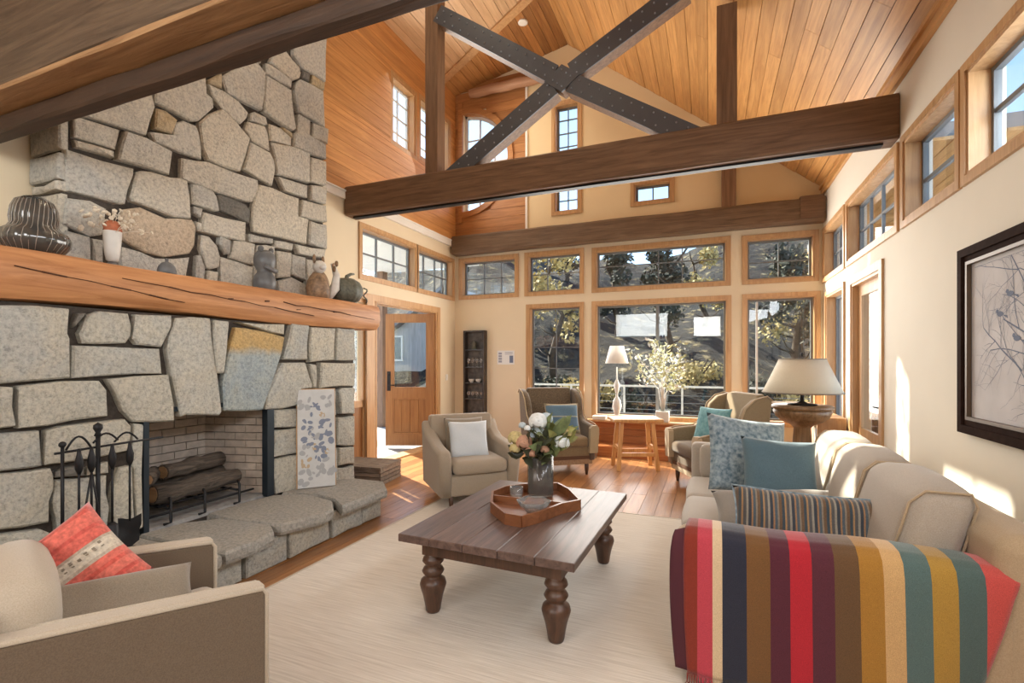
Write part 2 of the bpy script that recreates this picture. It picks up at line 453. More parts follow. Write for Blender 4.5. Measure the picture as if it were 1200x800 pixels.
class MB:
    def __init__(s):
        s.v = []; s.f = []; s.sm = []; s.mi = []
    def add(s, vs, fs, smooth=False, mi=0):
        n = len(s.v)
        s.v += [tuple(v) for v in vs]
        for f in fs:
            s.f.append([i + n for i in f]); s.sm.append(smooth); s.mi.append(mi)
        return s
    def box(s, x0, x1, y0, y1, z0, z1, mi=0, M=None):
        vs = [(x0, y0, z0), (x1, y0, z0), (x1, y1, z0), (x0, y1, z0), (x0, y0, z1), (x1, y0, z1), (x1, y1, z1), (x0, y1, z1)]
        if M: vs = [M @ Vector(v) for v in vs]
        return s.add(vs, [(3, 2, 1, 0), (4, 5, 6, 7), (0, 1, 5, 4), (1, 2, 6, 5), (2, 3, 7, 6), (3, 0, 4, 7)], False, mi)
    def bar(s, p, q, w, h, up=(0, 0, 1), mi=0):
        p, q, up = Vector(p), Vector(q), Vector(up)
        d = (q - p).normalized(); a = d.cross(up).normalized(); b = a.cross(d)
        vs = []
        for c in (p, q):
            for i, j in ((-1, -1), (1, -1), (1, 1), (-1, 1)):
                vs.append(c + a * (i * w / 2) + b * (j * h / 2))
        return s.add(vs, [(3, 2, 1, 0), (4, 5, 6, 7), (0, 1, 5, 4), (1, 2, 6, 5), (2, 3, 7, 6), (3, 0, 4, 7)], False, mi)
    def prism(s, poly, fn, w0, w1, smooth=False, mi=0):
        n = len(poly)
        vs = [fn(a, b, w0) for a, b in poly] + [fn(a, b, w1) for a, b in poly]
        fs = [tuple(range(n - 1, -1, -1)), tuple(range(n, 2 * n))] + [(i, (i + 1) % n, n + (i + 1) % n, n + i) for i in range(n)]
        return s.add(vs, fs, smooth, mi)
    def tube(s, pts, r, n=8, mi=0, cap=True):
        pts = [Vector(p) for p in pts]
        rs = r if isinstance(r, (list, tuple)) else [r] * len(pts)
        vs, fs = [], []
        pa = None
        for i, p in enumerate(pts):
            d = (pts[min(i + 1, len(pts) - 1)] - pts[max(i - 1, 0)])
            d = d.normalized() if d.length > 1e-9 else Vector((0, 0, 1))
            if pa is None:
                pa = d.cross(Vector((0.31, 0.2, 0.93)) if abs(d.z) < 0.9 else Vector((1, 0, 0))).normalized()
            a = (pa - d * pa.dot(d)).normalized(); b = d.cross(a); pa = a
            for k in range(n):
                t = 2 * math.pi * k / n
                vs.append(p + (a * math.cos(t) + b * math.sin(t)) * rs[i])
        m = len(pts)
        for i in range(m - 1):
            for k in range(n):
                fs.append((i * n + k, i * n + (k + 1) % n, (i + 1) * n + (k + 1) % n, (i + 1) * n + k))
        s.add(vs, fs, True, mi)
        if cap:
            base = len(s.v) - len(vs)
            s.f.append([base + k for k in range(n - 1, -1, -1)]); s.sm.append(False); s.mi.append(mi)
            s.f.append([base + (m - 1) * n + k for k in range(n)]); s.sm.append(False); s.mi.append(mi)
        return s
    def lathe(s, prof, n=24, c=(0, 0, 0), rib=None, mi=0, M=None):
        vs, fs = [], []
        for r, z in prof:
            for k in range(n):
                t = 2 * math.pi * k / n
                rr = r * (rib(t, z) if rib else 1)
                v = Vector((c[0] + rr * math.cos(t), c[1] + rr * math.sin(t), c[2] + z))
                vs.append(M @ v if M else v)
        m = len(prof)
        for i in range(m - 1):
            for k in range(n):
                fs.append((i * n + k, i * n + (k + 1) % n, (i + 1) * n + (k + 1) % n, (i + 1) * n + k))
        if prof[0][0] > 1e-4: fs.append(tuple(range(n - 1, -1, -1)))
        if prof[-1][0] > 1e-4: fs.append(tuple((m - 1) * n + k for k in range(n)))
        return s.add(vs, fs, True, mi)
    def ball(s, c, rx, ry=None, rz=None, n=10, m=6, mi=0, M=None):
        ry = ry or rx; rz = rz or rx
        vs, fs = [], []
        for i in range(m + 1):
            ph = -math.pi / 2 + math.pi * i / m
            for k in range(n):
                t = 2 * math.pi * k / n
                v = Vector((rx * math.cos(ph) * math.cos(t), ry * math.cos(ph) * math.sin(t), rz * math.sin(ph)))
                if M: v = M @ v
                vs.append(v + Vector(c))
        for i in range(m):
            for k in range(n):
                fs.append((i * n + k, i * n + (k + 1) % n, (i + 1) * n + (k + 1) % n, (i + 1) * n + k))
        return s.add(vs, fs, True, mi)
    def grid(s, fn, nu, nv, smooth=True, mi=0):
        vs = [fn(i / nu, j / nv) for i in range(nu + 1) for j in range(nv + 1)]
        fs = [(i * (nv + 1) + j, (i + 1) * (nv + 1) + j, (i + 1) * (nv + 1) + j + 1, i * (nv + 1) + j + 1) for i in range(nu) for j in range(nv)]
        return s.add(vs, fs, smooth, mi)
    def mesh(s, name, off=None):
        me = bpy.data.meshes.new(name)
        vs = s.v if off is None else [(a - off[0], b - off[1], c - off[2]) for a, b, c in s.v]
        me.from_pydata(vs, [], s.f)
        me.polygons.foreach_set('use_smooth', s.sm)
        me.polygons.foreach_set('material_index', s.mi)
        me.update()
        return me
    def build(s, name, mat, parent=None, loc=None, world=False, weld=False):
        off = parent.location if (world and parent is not None) else None
        if world and parent is not None and parent.parent is not None:
            off = parent.location + parent.parent.location
        me = s.mesh(name, off)
        if weld:
            bm = bmesh.new(); bm.from_mesh(me)
            bmesh.ops.remove_doubles(bm, verts=bm.verts, dist=1e-5)
            bmesh.ops.recalc_face_normals(bm, faces=bm.faces)
            bm.to_mesh(me); bm.free()
        return new(name, me, mat, parent, loc)

def rbox_mesh(name, x0, x1, y0, y1, z0, z1, r=0.03, seg=3, puff=0.0, fn=None, cuts=0):
    """soft box: rounded edges, optional swelling of the faces, optional reshaping fn"""
    bm = bmesh.new()
    bmesh.ops.create_cube(bm, size=1.0)
    sx, sy, sz = x1 - x0, y1 - y0, z1 - z0
    for v in bm.verts:
        v.co = Vector((v.co.x * sx, v.co.y * sy, v.co.z * sz))
    if r > 0:
        r = min(r, 0.49 * min(sx, sy, sz))
        bmesh.ops.bevel(bm, geom=list(bm.edges), offset=r, segments=seg, profile=0.5, affect='EDGES')
    if cuts:
        es = [e for e in bm.edges if e.calc_length() > max(2.2 * r, 0.12)]
        bmesh.ops.subdivide_edges(bm, edges=es, cuts=cuts, use_grid_fill=True)
    if puff:
        for v in bm.verts:
            a, b, c = 2 * v.co.x / sx, 2 * v.co.y / sy, 2 * v.co.z / sz
            v.co.x += puff * a * (1 - b * b) * (1 - c * c)
            v.co.y += puff * b * (1 - a * a) * (1 - c * c)
            v.co.z += puff * c * (1 - a * a) * (1 - b * b)
    cx, cy, cz = (x0 + x1) / 2, (y0 + y1) / 2, (z0 + z1) / 2
    for v in bm.verts:
        v.co += Vector((cx, cy, cz))
        if fn: v.co = Vector(fn(v.co))
    for f in bm.faces: f.smooth = True
    me = bpy.data.meshes.new(name)
    bm.to_mesh(me); bm.free()
    return me
def wnormal(o):
    m = o.modifiers.new('weighted', 'WEIGHTED_NORMAL')
    m.keep_sharp = True
    return o
def rbox(name, x0, x1, y0, y1, z0, z1, mat, parent=None, r=0.03, seg=3, puff=0.0, fn=None, cuts=0):
    o = new(name, rbox_mesh(name, x0, x1, y0, y1, z0, z1, r, seg, puff, fn, cuts), mat, parent)
    if not puff: wnormal(o)
    return o
def profile_prism(name, poly, fn, w0, w1, mat, parent, r=0.02, seg=2):
    """outline extruded to a slab with rounded rims"""
    m = MB(); m.prism(poly, fn, w0, w1)
    me = m.mesh(name)
    bm = bmesh.new(); bm.from_mesh(me)
    bmesh.ops.recalc_face_normals(bm, faces=bm.faces)
    caps = [f for f in bm.faces if len(f.verts) == len(poly)][:2]
    es = list({e for f in caps for e in f.edges})
    bmesh.ops.bevel(bm, geom=es, offset=r, segments=seg, profile=0.5, affect='EDGES')
    for f in bm.faces: f.smooth = True
    bm.to_mesh(me); bm.free()
    o = new(name, me, mat, parent)
    return wnormal(o)

# ------------------------------------------------------------------ room shell
LX, RX, BY, FY = -4.46, 1.5, 8.1, -2.6
RIDGE, RZ, EAVE, LZ = -2.26, 6.93, 3.96, 6.49
def roof_z(x):
    return RZ + (x - RIDGE) * (EAVE - RZ) / (RX - RIDGE) if x > RIDGE else RZ + (x - RIDGE) * (LZ - RZ) / (LX - RIDGE)

def fn_left(a, z, d): return (LX - d, a, z)
def fn_right(a, z, d): return (RX + d, a, z)
def fn_back(a, z, d): return (a, BY + d, z)
def fn_front(a, z, d): return (a, FY - d, z)
def wall(name, fn, a0, a1, top, holes, mat, extra=(), th=0.18, z0=0.0, label=None):
    m = MB()
    br = sorted({a0, a1, *extra, *[h[0] for h in holes], *[h[1] for h in holes]})
    br = [b for b in br if a0 <= b <= a1]
    for p, q in zip(br, br[1:]):
        hs = sorted([(h[2], h[3]) for h in holes if h[0] <= p + 1e-6 and h[1] >= q - 1e-6])
        z = z0
        for h0, h1 in hs + [(None, None)]:
            if h0 is None:
                tp, tq = top(p), top(q)
            else:
                tp = tq = h0
            if tp - z > 1e-4 or tq - z > 1e-4:
                vs = [fn(p, z, 0), fn(q, z, 0), fn(q, tq, 0), fn(p, tp, 0), fn(p, z, th), fn(q, z, th), fn(q, tq, th), fn(p, tp, th)]
                m.add(vs, [(0, 1, 2, 3), (7, 6, 5, 4), (0, 4, 5, 1), (1, 5, 6, 2), (2, 6, 7, 3), (3, 7, 4, 0)])
            if h1 is not None: z = h1
    o = m.build(name, mat, weld=True)
    return struct(o, label)

# openings (clear hole in the wall) : along-wall start, end, sill, head
CW = 0.055
L_UP = [(5.46, 6.73, 2.71, 3.33), (6.87, 7.97, 2.71, 3.33)]
L_CL = [(6.16, 6.71, 4.86, 5.80), (6.92, 7.82, 4.92, 5.84)]
L_DOOR = (5.74, 7.44, 0.0, 2.37)
L_SIDE = (5.22, 5.56, 0.0, 2.37)
B_UP = [(-4.29, -3.25, 2.73, 3.34), (-2.97, -2.06, 2.73, 3.34), (-1.76, 0.21, 2.73, 3.32), (0.53, 1.36, 2.73, 3.30)]
B_LO = [(-2.94, -2.06, 0.62, 2.42), (-1.76, 0.22, 0.62, 2.42), (0.53, 1.38, 0.62, 2.42)]
B_TALL = (-2.47, -2.10, 4.10, 5.90)
B_SMALL = (-1.12, -0.60, 4.10, 4.35)
B_HALF = (-4.28, -3.36, 4.27, 6.11)
R_UP = [(-0.9, 1.2, 2.69, 3.29), (1.4, 3.87, 2.69, 3.29), (4.06, 4.93, 2.69, 3.29), (5.18, 6.72, 2.69, 3.29), (6.96, 8.0, 2.69, 3.29)]
R_DOOR = (5.58, 6.58, 0.0, 2.37)
R_LO = (6.98, 7.86, 0.70, 2.37)
E_ = 0.028
def grow(h): return (h[0] - E_, h[1] + E_, h[2] - E_, h[3] + E_)
L_UP, L_CL, B_UP, B_LO, R_UP = ([grow(h) for h in q] for q in (L_UP, L_CL, B_UP, B_LO, R_UP))
B_TALL, B_SMALL, R_LO = grow(B_TALL), grow(B_SMALL), grow(R_LO)
F_WIN = [(-3.4, -1.45, 2.4, 4.0), (-0.6, 0.35, 2.4, 3.1)]

wall_left = wall('wall_left', fn_left, FY, BY, lambda a: LZ + 0.05, L_UP + L_CL + [L_DOOR, L_SIDE], M_WALL, label='cream plaster wall with the entry door, fir boarded above')
wall_back = wall('wall_back', fn_back, LX, RX, lambda a: roof_z(a) + 0.03, B_UP + B_LO + [B_TALL, B_SMALL, B_HALF], M_WALL, extra=(RIDGE,), label='cream gable wall with two rows of windows')
wall_right = wall('wall_right', fn_right, FY, BY, lambda a: EAVE + 0.05, R_UP + [R_DOOR, R_LO], M_WALLR, label='pale plaster wall with a band of high windows')
wall_front = wall('wall_front', fn_front, LX, RX, lambda a: roof_z(a) + 0.03, F_WIN, M_WALL, extra=(RIDGE,), label='cream gable wall behind the viewpoint')

# floor with planks
m = MB(); m.box(LX - 0.18, RX + 0.18, FY - 0.18, BY + 0.18, -0.2, -0.022)
floor = struct(m.build('floor', plain('subfloor', (0.06, 0.03, 0.015), 0.9)), 'warm brown oak plank floor')
m = MB(); m.box(-0.5, 0.5, -0.5, 0.5, -0.5, 0.5)
PLANK = {}
def plank_mesh(mat):
    if mat.name not in PLANK:
        me = m_unit.mesh('plank'); me.materials.append(mat); PLANK[mat.name] = me
    return PLANK[mat.name]
m_unit = m
def plank(parent, mat, c, size, rot=None, name='plank'):
    o = bpy.data.objects.new(name, plank_mesh(mat))
    COL.objects.link(o)
    o.parent = parent
    o.location = c
    o.scale = size
    if rot: o.rotation_euler = rot
    return o
rnd = random.Random(3)
PWID = 0.152
nx = int((RX - LX) / PWID) + 1
for i in range(nx):
    x0 = LX + i * PWID; x1 = min(x0 + PWID, RX)
    if x1 - x0 < 0.02: continue
    y = FY - rnd.random() * 1.8
    while y < BY:
        L = 2.0 + rnd.random() * 1.4
        a, b = max(y, FY), min(y + L, BY)
        if b - a > 0.05:
            plank(floor, M_FLOOR, ((x0 + x1) / 2, (a + b) / 2, -0.011), (x1 - x0 - 0.003, b - a - 0.003, 0.022))
        y += L

# ceiling : right slope, left (flatter) slope, boarded along the room
ceiling = struct(MB().prism([(LX, LZ + 0.03), (RIDGE, RZ + 0.03), (RX, EAVE + 0.03), (RX, EAVE + 0.2), (RIDGE, RZ + 0.2), (LX, LZ + 0.2)], lambda a, b, w: (a, w, b), FY - 0.18, BY + 0.18).build('ceiling', plain('roof_deck', (0.10, 0.05, 0.02), 0.9)), 'fir boarded vaulted ceiling')
def slope_boards(xa, za, xb, zb, wid, matfn, ysplit):
    L = math.hypot(xb - xa, zb - za); ang = math.atan2(zb - za, xb - xa)
    n = max(1, round(L / wid)); w = L / n
    for i in range(n):
        t = (i + 0.5) / n
        cx, cz = xa + (xb - xa) * t, za + (zb - za) * t
        nx_, nz_ = -math.sin(ang), math.cos(ang)
        off = 0.004 if i % 2 else 0.0
        c = (cx + nx_ * (0.012 + off), cz + nz_ * (0.012 + off))
        for a, b, mat in ysplit(i, cx):
            plank(ceiling, mat, (c[0], (a + b) / 2, c[1]), (w - 0.006, b - a - 0.003, 0.022), (0, -ang, 0))
rc = random.Random(11)
def right_split(i, cx):
    k = FY + 1.2 + rc.random() * 3.0; k2 = k + 3.2 + rc.random() * 1.2
    return [(FY, k, M_CEIL), (k, k2, M_CEIL), (k2, BY, M_CEIL)]
slope_boards(RIDGE, RZ, RX, EAVE, 0.15, lambda *a: M_CEIL, right_split)
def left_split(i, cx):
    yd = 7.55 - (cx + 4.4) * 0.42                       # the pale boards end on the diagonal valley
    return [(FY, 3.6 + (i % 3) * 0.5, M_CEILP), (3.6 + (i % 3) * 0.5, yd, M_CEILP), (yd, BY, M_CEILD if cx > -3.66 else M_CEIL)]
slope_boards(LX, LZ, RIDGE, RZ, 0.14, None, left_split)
# valley trim board under the left slope
m = MB()
def on_l(x, y, dz): return Vector((x, y, roof_z(x) + dz))
m.bar(on_l(-4.44, 7.57, -0.02), on_l(-2.3, 6.68, -0.02), 0.13, 0.03)
struct(m.build('trim_1', M_TRIM), 'light fir board on the ceiling valley')
m = MB(); m.box(RX - 0.035, RX, FY, BY, EAVE - 0.10, EAVE + 0.0); m.box(RX - 0.06, RX, FY, BY, EAVE - 0.02, EAVE + 0.02)
struct(m.build('trim_2', M_CEIL), 'fir moulding between right wall and ceiling')

# fir boarding on the upper left wall, boards running along the wall, cut round the clerestory windows
Z_L0 = 3.72
n = 17; bh = (LZ - Z_L0) / n
clz = [(6.08, 6.79, 4.78, 5.88), (6.84, 7.90, 4.84, 5.92)]
rb = random.Random(5)
rows = []
for i in range(n):
    cut = sorted({Z_L0 + i * bh, Z_L0 + (i + 1) * bh} | {z for c in clz for z in c[2:] if Z_L0 + i * bh + .01 < z < Z_L0 + (i + 1) * bh - .01})
    rows += list(zip(cut, cut[1:]))
for za, zb in rows:
    ivs = [(FY, 1.92), (4.38, BY)]
    for c in clz:
        if zb > c[2] + 0.001 and za < c[3] - 0.001:
            nv = []
            for a, b in ivs:
                if c[0] > a: nv.append((a, min(b, c[0])))
                if c[1] < b: nv.append((max(a, c[1]), b))
            ivs = [(a, b) for a, b in nv if b - a > 0.02]
    for a, b in ivs:
        parts = [(a, b)]
        if b - a > 5:
            k = a + 2.6 + rb.random() * 3.2; parts = [(a, k), (k, b)]
        for p, q in parts:
            plank(wall_left, M_CLAD, (LX + 0.011, (p + q) / 2, (za + zb) / 2), (0.022, q - p - 0.003, zb - za - 0.005))
m = MB(); m.box(LX, LX + 0.045, FY, BY, 3.62, 3.73); m.box(LX, LX + 0.06, FY, BY, 3.715, 3.735)
struct(m.build('trim_3', M_WHITE), 'pale ledge under the fir boarding')
# fir boarding on the left part of the back wall, round the half-round window
HC, HZ, HR = -4.28, 5.19, 0.92
n = 18; Z_B0 = 3.78; bh = (6.66 - Z_B0) / n
for i in range(n):
    za = Z_B0 + i * bh; zb = za + bh; zm = (za + zb) / 2
    xr = -3.03
    xl = LX + 0.022
    d = max(0, abs(zm - HZ) - bh / 2)
    if d < HR + 0.04:
        w = math.sqrt((HR + 0.04) ** 2 - d * d)
        plank(wall_back, M_CLADX, ((HC + w + xr) / 2, BY - 0.011, zm), (xr - HC - w, 0.022, bh - 0.005))
        plank(wall_back, M_CLADX, ((xl + HC - 0.06) / 2, BY - 0.011, zm), (HC - 0.06 - xl, 0.022, bh - 0.005))
        for q0, q1 in ((za, min(zb, HZ - HR - 0.03)), (max(za, HZ + HR + 0.03), zb)):
            if q1 - q0 > 0.02: plank(wall_back, M_CLADX, (HC + (w - 0.06) / 2, BY - 0.011, (q0 + q1) / 2), (w + 0.055, 0.022, q1 - q0 - 0.004))
    else:
        plank(wall_back, M_CLADX, ((xl + xr) / 2, BY - 0.011, zm), (xr - xl, 0.022, min(bh - 0.005, 6.62 - za)))
m = MB()   # spandrel that closes the square hole outside the half-round
ns = 28
for k in range(ns):
    z0 = 4.27 + 1.84 * k / ns; z1 = 4.27 + 1.84 * (k + 1) / ns
    x0 = HC + math.sqrt(max(0, HR ** 2 - (z0 - HZ) ** 2)); x1 = HC + math.sqrt(max(0, HR ** 2 - (z1 - HZ) ** 2))
    m.add([fn_back(a, z, d) for d in (0, 0.18) for a, z in ((x0, z0), (-3.36, z0), (-3.36, z1), (x1, z1))],
          [(0, 1, 2, 3), (7, 6, 5, 4), (0, 3, 7, 4)])
m.build('spandrel', M_CLADX, wall_back, weld=True)
# thin pale edge where boarding meets plaster, and the gold gable plaster panel
m = MB(); m.box(-3.03, -2.995, BY - 0.03, BY, 3.78, 6.7)
struct(m.build('trim_4', M_WHITE), 'pale corner strip beside the fir boarding')
m = MB()
for a0, a1 in ((-2.995, -2.54), (-2.03, -1.19), (-0.53, 1.5)):
    m.add([fn_back(a0, 3.55, -0.004), fn_back(a1, 3.55, -0.004), fn_back(a1, roof_z(a1), -0.004), fn_back(a0, roof_z(a0), -0.004)], [(0, 1, 2, 3)])
m.add([fn_back(a, z, -0.004) for a, z in ((-2.54, 3.55), (-2.03, 3.55), (-2.03, 4.03), (-2.54, 4.03))], [(0, 1, 2, 3)])
m.add([fn_back(a, z, -0.004) for a, z in ((-2.54, 5.97), (-2.03, 5.97), (-2.03, roof_z(-2.03)), (RIDGE, RZ), (-2.54, roof_z(-2.54)))], [(0, 1, 2, 3, 4)])
m.add([fn_back(a, z, -0.004) for a, z in ((-1.19, 3.55), (-0.53, 3.55), (-0.53, 4.03), (-1.19, 4.03))], [(0, 1, 2, 3)])
m.add([fn_back(a, z, -0.004) for a, z in ((-1.19, 4.42), (-0.53, 4.42), (-0.53, roof_z(-0.53)), (-1.19, roof_z(-1.19)))], [(0, 1, 2, 3)])
m.build('gable_plaster', M_GABLE, wall_back, weld=True)
m = MB(); m.box(RIDGE - 0.02, RX, BY - 0.02, BY, 0, 0.09); m.box(LX, RIDGE, BY - 0.02, BY, 0, 0.09)
struct(m.build('baseboard_back', M_TRIM), 'fir baseboard of the back wall')
m = MB(); m.box(LX, LX + 0.02, 7.53, BY, 0, 0.10)
struct(m.build('baseboard_left', M_TRIM), 'fir baseboard beside the entry door')
m = MB(); m.box(RX - 0.02, RX, FY, 5.49, 0, 0.10); m.box(RX - 0.02, RX, 6.67, BY, 0, 0.1)
struct(m.build('baseboard_right', M_TRIM), 'fir baseboard of the right wall')

# ------------------------------------------------------------------ windows
WN = [0]
def fbox(m, fn, a0, a1, z0, z1, d0, d1, mi=0):
    vs = [fn(a, z, d) for d in (d0, d1) for a, z in ((a0, z0), (a1, z0), (a1, z1), (a0, z1))]
    m.add(vs, [(0, 1, 2, 3), (7, 6, 5, 4), (0, 4, 5, 1), (1, 5, 6, 2), (2, 6, 7, 3), (3, 7, 4, 0)], False, mi)
def ring(fn, a0, a1, z0, z1, w, d0, d1, wb=None):
    m = MB(); wb = w if wb is None else wb
    fbox(m, fn, a0, a1, z1 - w, z1, d0, d1)
    if wb > 0: fbox(m, fn, a0, a1, z0, z0 + wb, d0, d1)
    fbox(m, fn, a0, a0 + w, z0 + wb, z1 - w, d0, d1)
    fbox(m, fn, a1 - w, a1, z0 + wb, z1 - w, d0, d1)
    return m
def fix(m): return m
def window(fn, h, label, vbars=(), hbars=(), casing=CW, sash=M_SASH, bar=0.022, barmat=None, mat=M_TRIM, cas=(None,) * 4):
    WN[0] += 1
    a0, a1, z0, z1 = h
    c = fn((a0 + a1) / 2, z0, 0)
    w = struct(thing('window_%d' % WN[0], label, None, c))
    ring(fn, a0 - casing, a1 + casing, z0 - casing, z1 + casing, casing, -0.022, 0.0).build('casing', mat, w, world=True, weld=True)
    ring(fn, a0, a1, z0, z1, 0.022, -0.01, 0.12).build('jamb', mat, w, world=True, weld=True)
    ring(fn, a0 + 0.022, a1 - 0.022, z0 + 0.022, z1 - 0.022, 0.03, 0.10, 0.14).build('sash', sash, w, world=True, weld=True)
    p = MB(); fbox(p, fn, a0 + 0.04, a1 - 0.04, z0 + 0.04, z1 - 0.04, 0.118, 0.122)
    p.build('pane', M_PANE, w, world=True, weld=True)
    for t in vbars:
        x = a0 + (a1 - a0) * t
        b = MB(); fbox(b, fn, x - bar / 2, x + bar / 2, z0 + 0.04, z1 - 0.04, 0.105, 0.135); b.build('muntin', barmat or sash, w, world=True)
    for t in hbars:
        z = z0 + (z1 - z0) * t
        b = MB(); fbox(b, fn, a0 + 0.04, a1 - 0.04, z - bar / 2, z + bar / 2, 0.107, 0.133); b.build('muntin', barmat or sash, w, world=True)
    return w
window(fn_left, L_UP[0], 'high window over the entry door on the left wall, three by two panes', (0.36, 0.68), (0.52,))
window(fn_left, L_UP[1], 'high window in the left back corner, small panes', (0.3, 0.62, 0.84), (0.5,))
window(fn_left, L_CL[0], 'clerestory window in the fir boarding, nearer the chimney', (0.5,), (0.25, 0.5, 0.75), sash=M_SASHW, bar=0.018)
window(fn_left, L_CL[1], 'clerestory window in the fir boarding, behind the truss post', (0.5,), (0.25, 0.5, 0.75), sash=M_SASHW, bar=0.018)
window(fn_back, B_UP[0], 'upper back window over the display niche', (0.38, 0.70), (0.5,), bar=0.014)
window(fn_back, B_UP[1], 'upper back window over the left tall window', (0.35,), (0.5,), bar=0.014)
window(fn_back, B_UP[2], 'widest upper back window, over the big picture window', (0.5, 0.68), (0.6,), bar=0.014)
window(fn_back, B_UP[3], 'upper back window in the right corner', (0.5,), (0.45,), bar=0.014)
window(fn_back, B_LO[0], 'tall back window behind the left wing chair', (0.5,), (0.42, 0.62, 0.18), bar=0.012)
window(fn_back, B_LO[1], 'big two-light picture window over the bench step', (), (), bar=0.03)
window(fn_back, B_LO[2], 'tall back window behind the table lamp', (0.17,), (0.16,), barmat=M_SASHW, bar=0.028)
big = bpy.data.objects['window_10']
b = MB(); fbox(b, fn_back, -0.815, -0.765, 0.64, 2.40, 0.09, 0.15); b.build('mullion', M_SASH, big, world=True)
window(fn_back, B_TALL, 'tall narrow gable window crossed by the tie beam', (0.5,), (0.12, 0.25, 0.375, 0.5, 0.625, 0.75, 0.875), bar=0.016)
window(fn_back, B_SMALL, 'small two-pane gable window above the back beam', (0.5,), (), bar=0.02)
window(fn_right, R_UP[0], 'high right window behind the viewpoint', (0.5,), (0.5,))
window(fn_right, R_UP[1], 'high right window nearest the viewpoint, showing sky', (0.5,), (0.55,), bar=0.03)
window(fn_right, R_UP[2], 'high right window under the end of the tie beam, second from the near end', (0.0001,), (0.45,), bar=0.03)
window(fn_right, R_UP[3], 'high right window beyond the tie beam, small panes', (0.25, 0.5, 0.75), (0.5,))
window(fn_right, R_UP[4], 'high right window in the back corner', (0.35, 0.68), (0.5,))
window(fn_right, R_LO, 'low right window in the back corner by the bookcase', (), (), bar=0.02)
window(fn_front, F_WIN[0], 'left window of the wall behind the viewpoint', (0.5,), (0.5,))
window(fn_front, F_WIN[1], 'right window of the wall behind the viewpoint', (0.5,), (0.5,))
# sidelight by the entry : glass over a wood panel
WN[0] += 1
sl = struct(thing('window_%d' % WN[0], 'narrow sidelight between chimney and entry door', None, (LX, 5.39, 0)))
a0, a1, z0, z1 = L_SIDE
ring(fn_left, a0 - 0.05, a1 + 0.05, 0.0, z1 + 0.08, 0.075, -0.022, 0.0, wb=0).build('casing', M_TRIM, sl, world=True, weld=True)
ring(fn_left, a0, a1, 0.0, z1, 0.05, 0.03, 0.12).build('sash', M_TRIM, sl, world=True, weld=True)
p = MB(); fbox(p, fn_left, a0 + 0.03, a1 - 0.03, 0.03, 0.86, 0.05, 0.10); p.build('panel', M_DOOR, sl, world=True)
p = MB(); fbox(p, fn_left, a0 + 0.03, a1 - 0.03, 0.86, 0.95, 0.03, 0.12); p.build('rail', M_TRIM, sl, world=True)
p = MB(); fbox(p, fn_left, a0 + 0.04, a1 - 0.04, 0.95, z1 - 0.05, 0.07, 0.074); p.build('pane', M_PANE, sl, world=True, weld=True)
# half-round window
WN[0] += 1
hw = struct(thing('window_%d' % WN[0], 'half-round window in the fir boarding of the back gable', None, (HC, BY, 4.27)))
def arc(r, k, n=24): t = -math.pi / 2 + math.pi * k / n; return (HC + r * math.cos(t), HZ + r * math.sin(t))
def arc_ring(r0, r1, d0, d1):
    m = MB()
    for k in range(24):
        q = [arc(r0, k), arc(r1, k), arc(r1, k + 1), arc(r0, k + 1)]
        m.add([fn_back(a, z, d) for d in (d0, d1) for a, z in q], [(0, 1, 2, 3), (7, 6, 5, 4), (0, 4, 5, 1), (1, 5, 6, 2), (2, 6, 7, 3), (3, 7, 4, 0)])
    return m
arc_ring(HR - 0.005, HR + 0.10, -0.05, 0.0).build('arch_casing', M_CLADX, hw, world=True, weld=True)
m = arc_ring(HR - 0.05, HR, 0.08, 0.14); fbox(m, fn_back, HC - 0.0, HC + 0.045, HZ - HR, HZ + HR, 0.08, 0.14)
m.build('sash', M_SASHW, hw, world=True)
m = MB(); fbox(m, fn_back, HC - 0.09, HC + 0.0, HZ - HR - 0.2, HZ + HR + 0.2, -0.05, 0.0); m.build('casing', M_CLADX, hw, world=True)
m = MB(); m.prism([arc(HR - 0.02, k) for k in range(25)], fn_back, 0.108, 0.112); m.build('pane', M_PANE, hw, world=True, weld=True)
for x in (0.30, 0.60):
    hh = math.sqrt(HR ** 2 - x * x) - 0.02
    b = MB(); fbox(b, fn_back, HC + x - 0.012, HC + x + 0.012, HZ - hh, HZ + hh, 0.095, 0.125); b.build('muntin', M_SASHW, hw, world=True)
for z in (-0.45, 0.0, 0.45):
    b = MB(); fbox(b, fn_back, HC + 0.04, HC + math.sqrt(HR ** 2 - z * z) - 0.02, HZ + z - 0.01, HZ + z + 0.01, 0.096, 0.124); b.build('muntin', M_SASHW, hw, world=True)

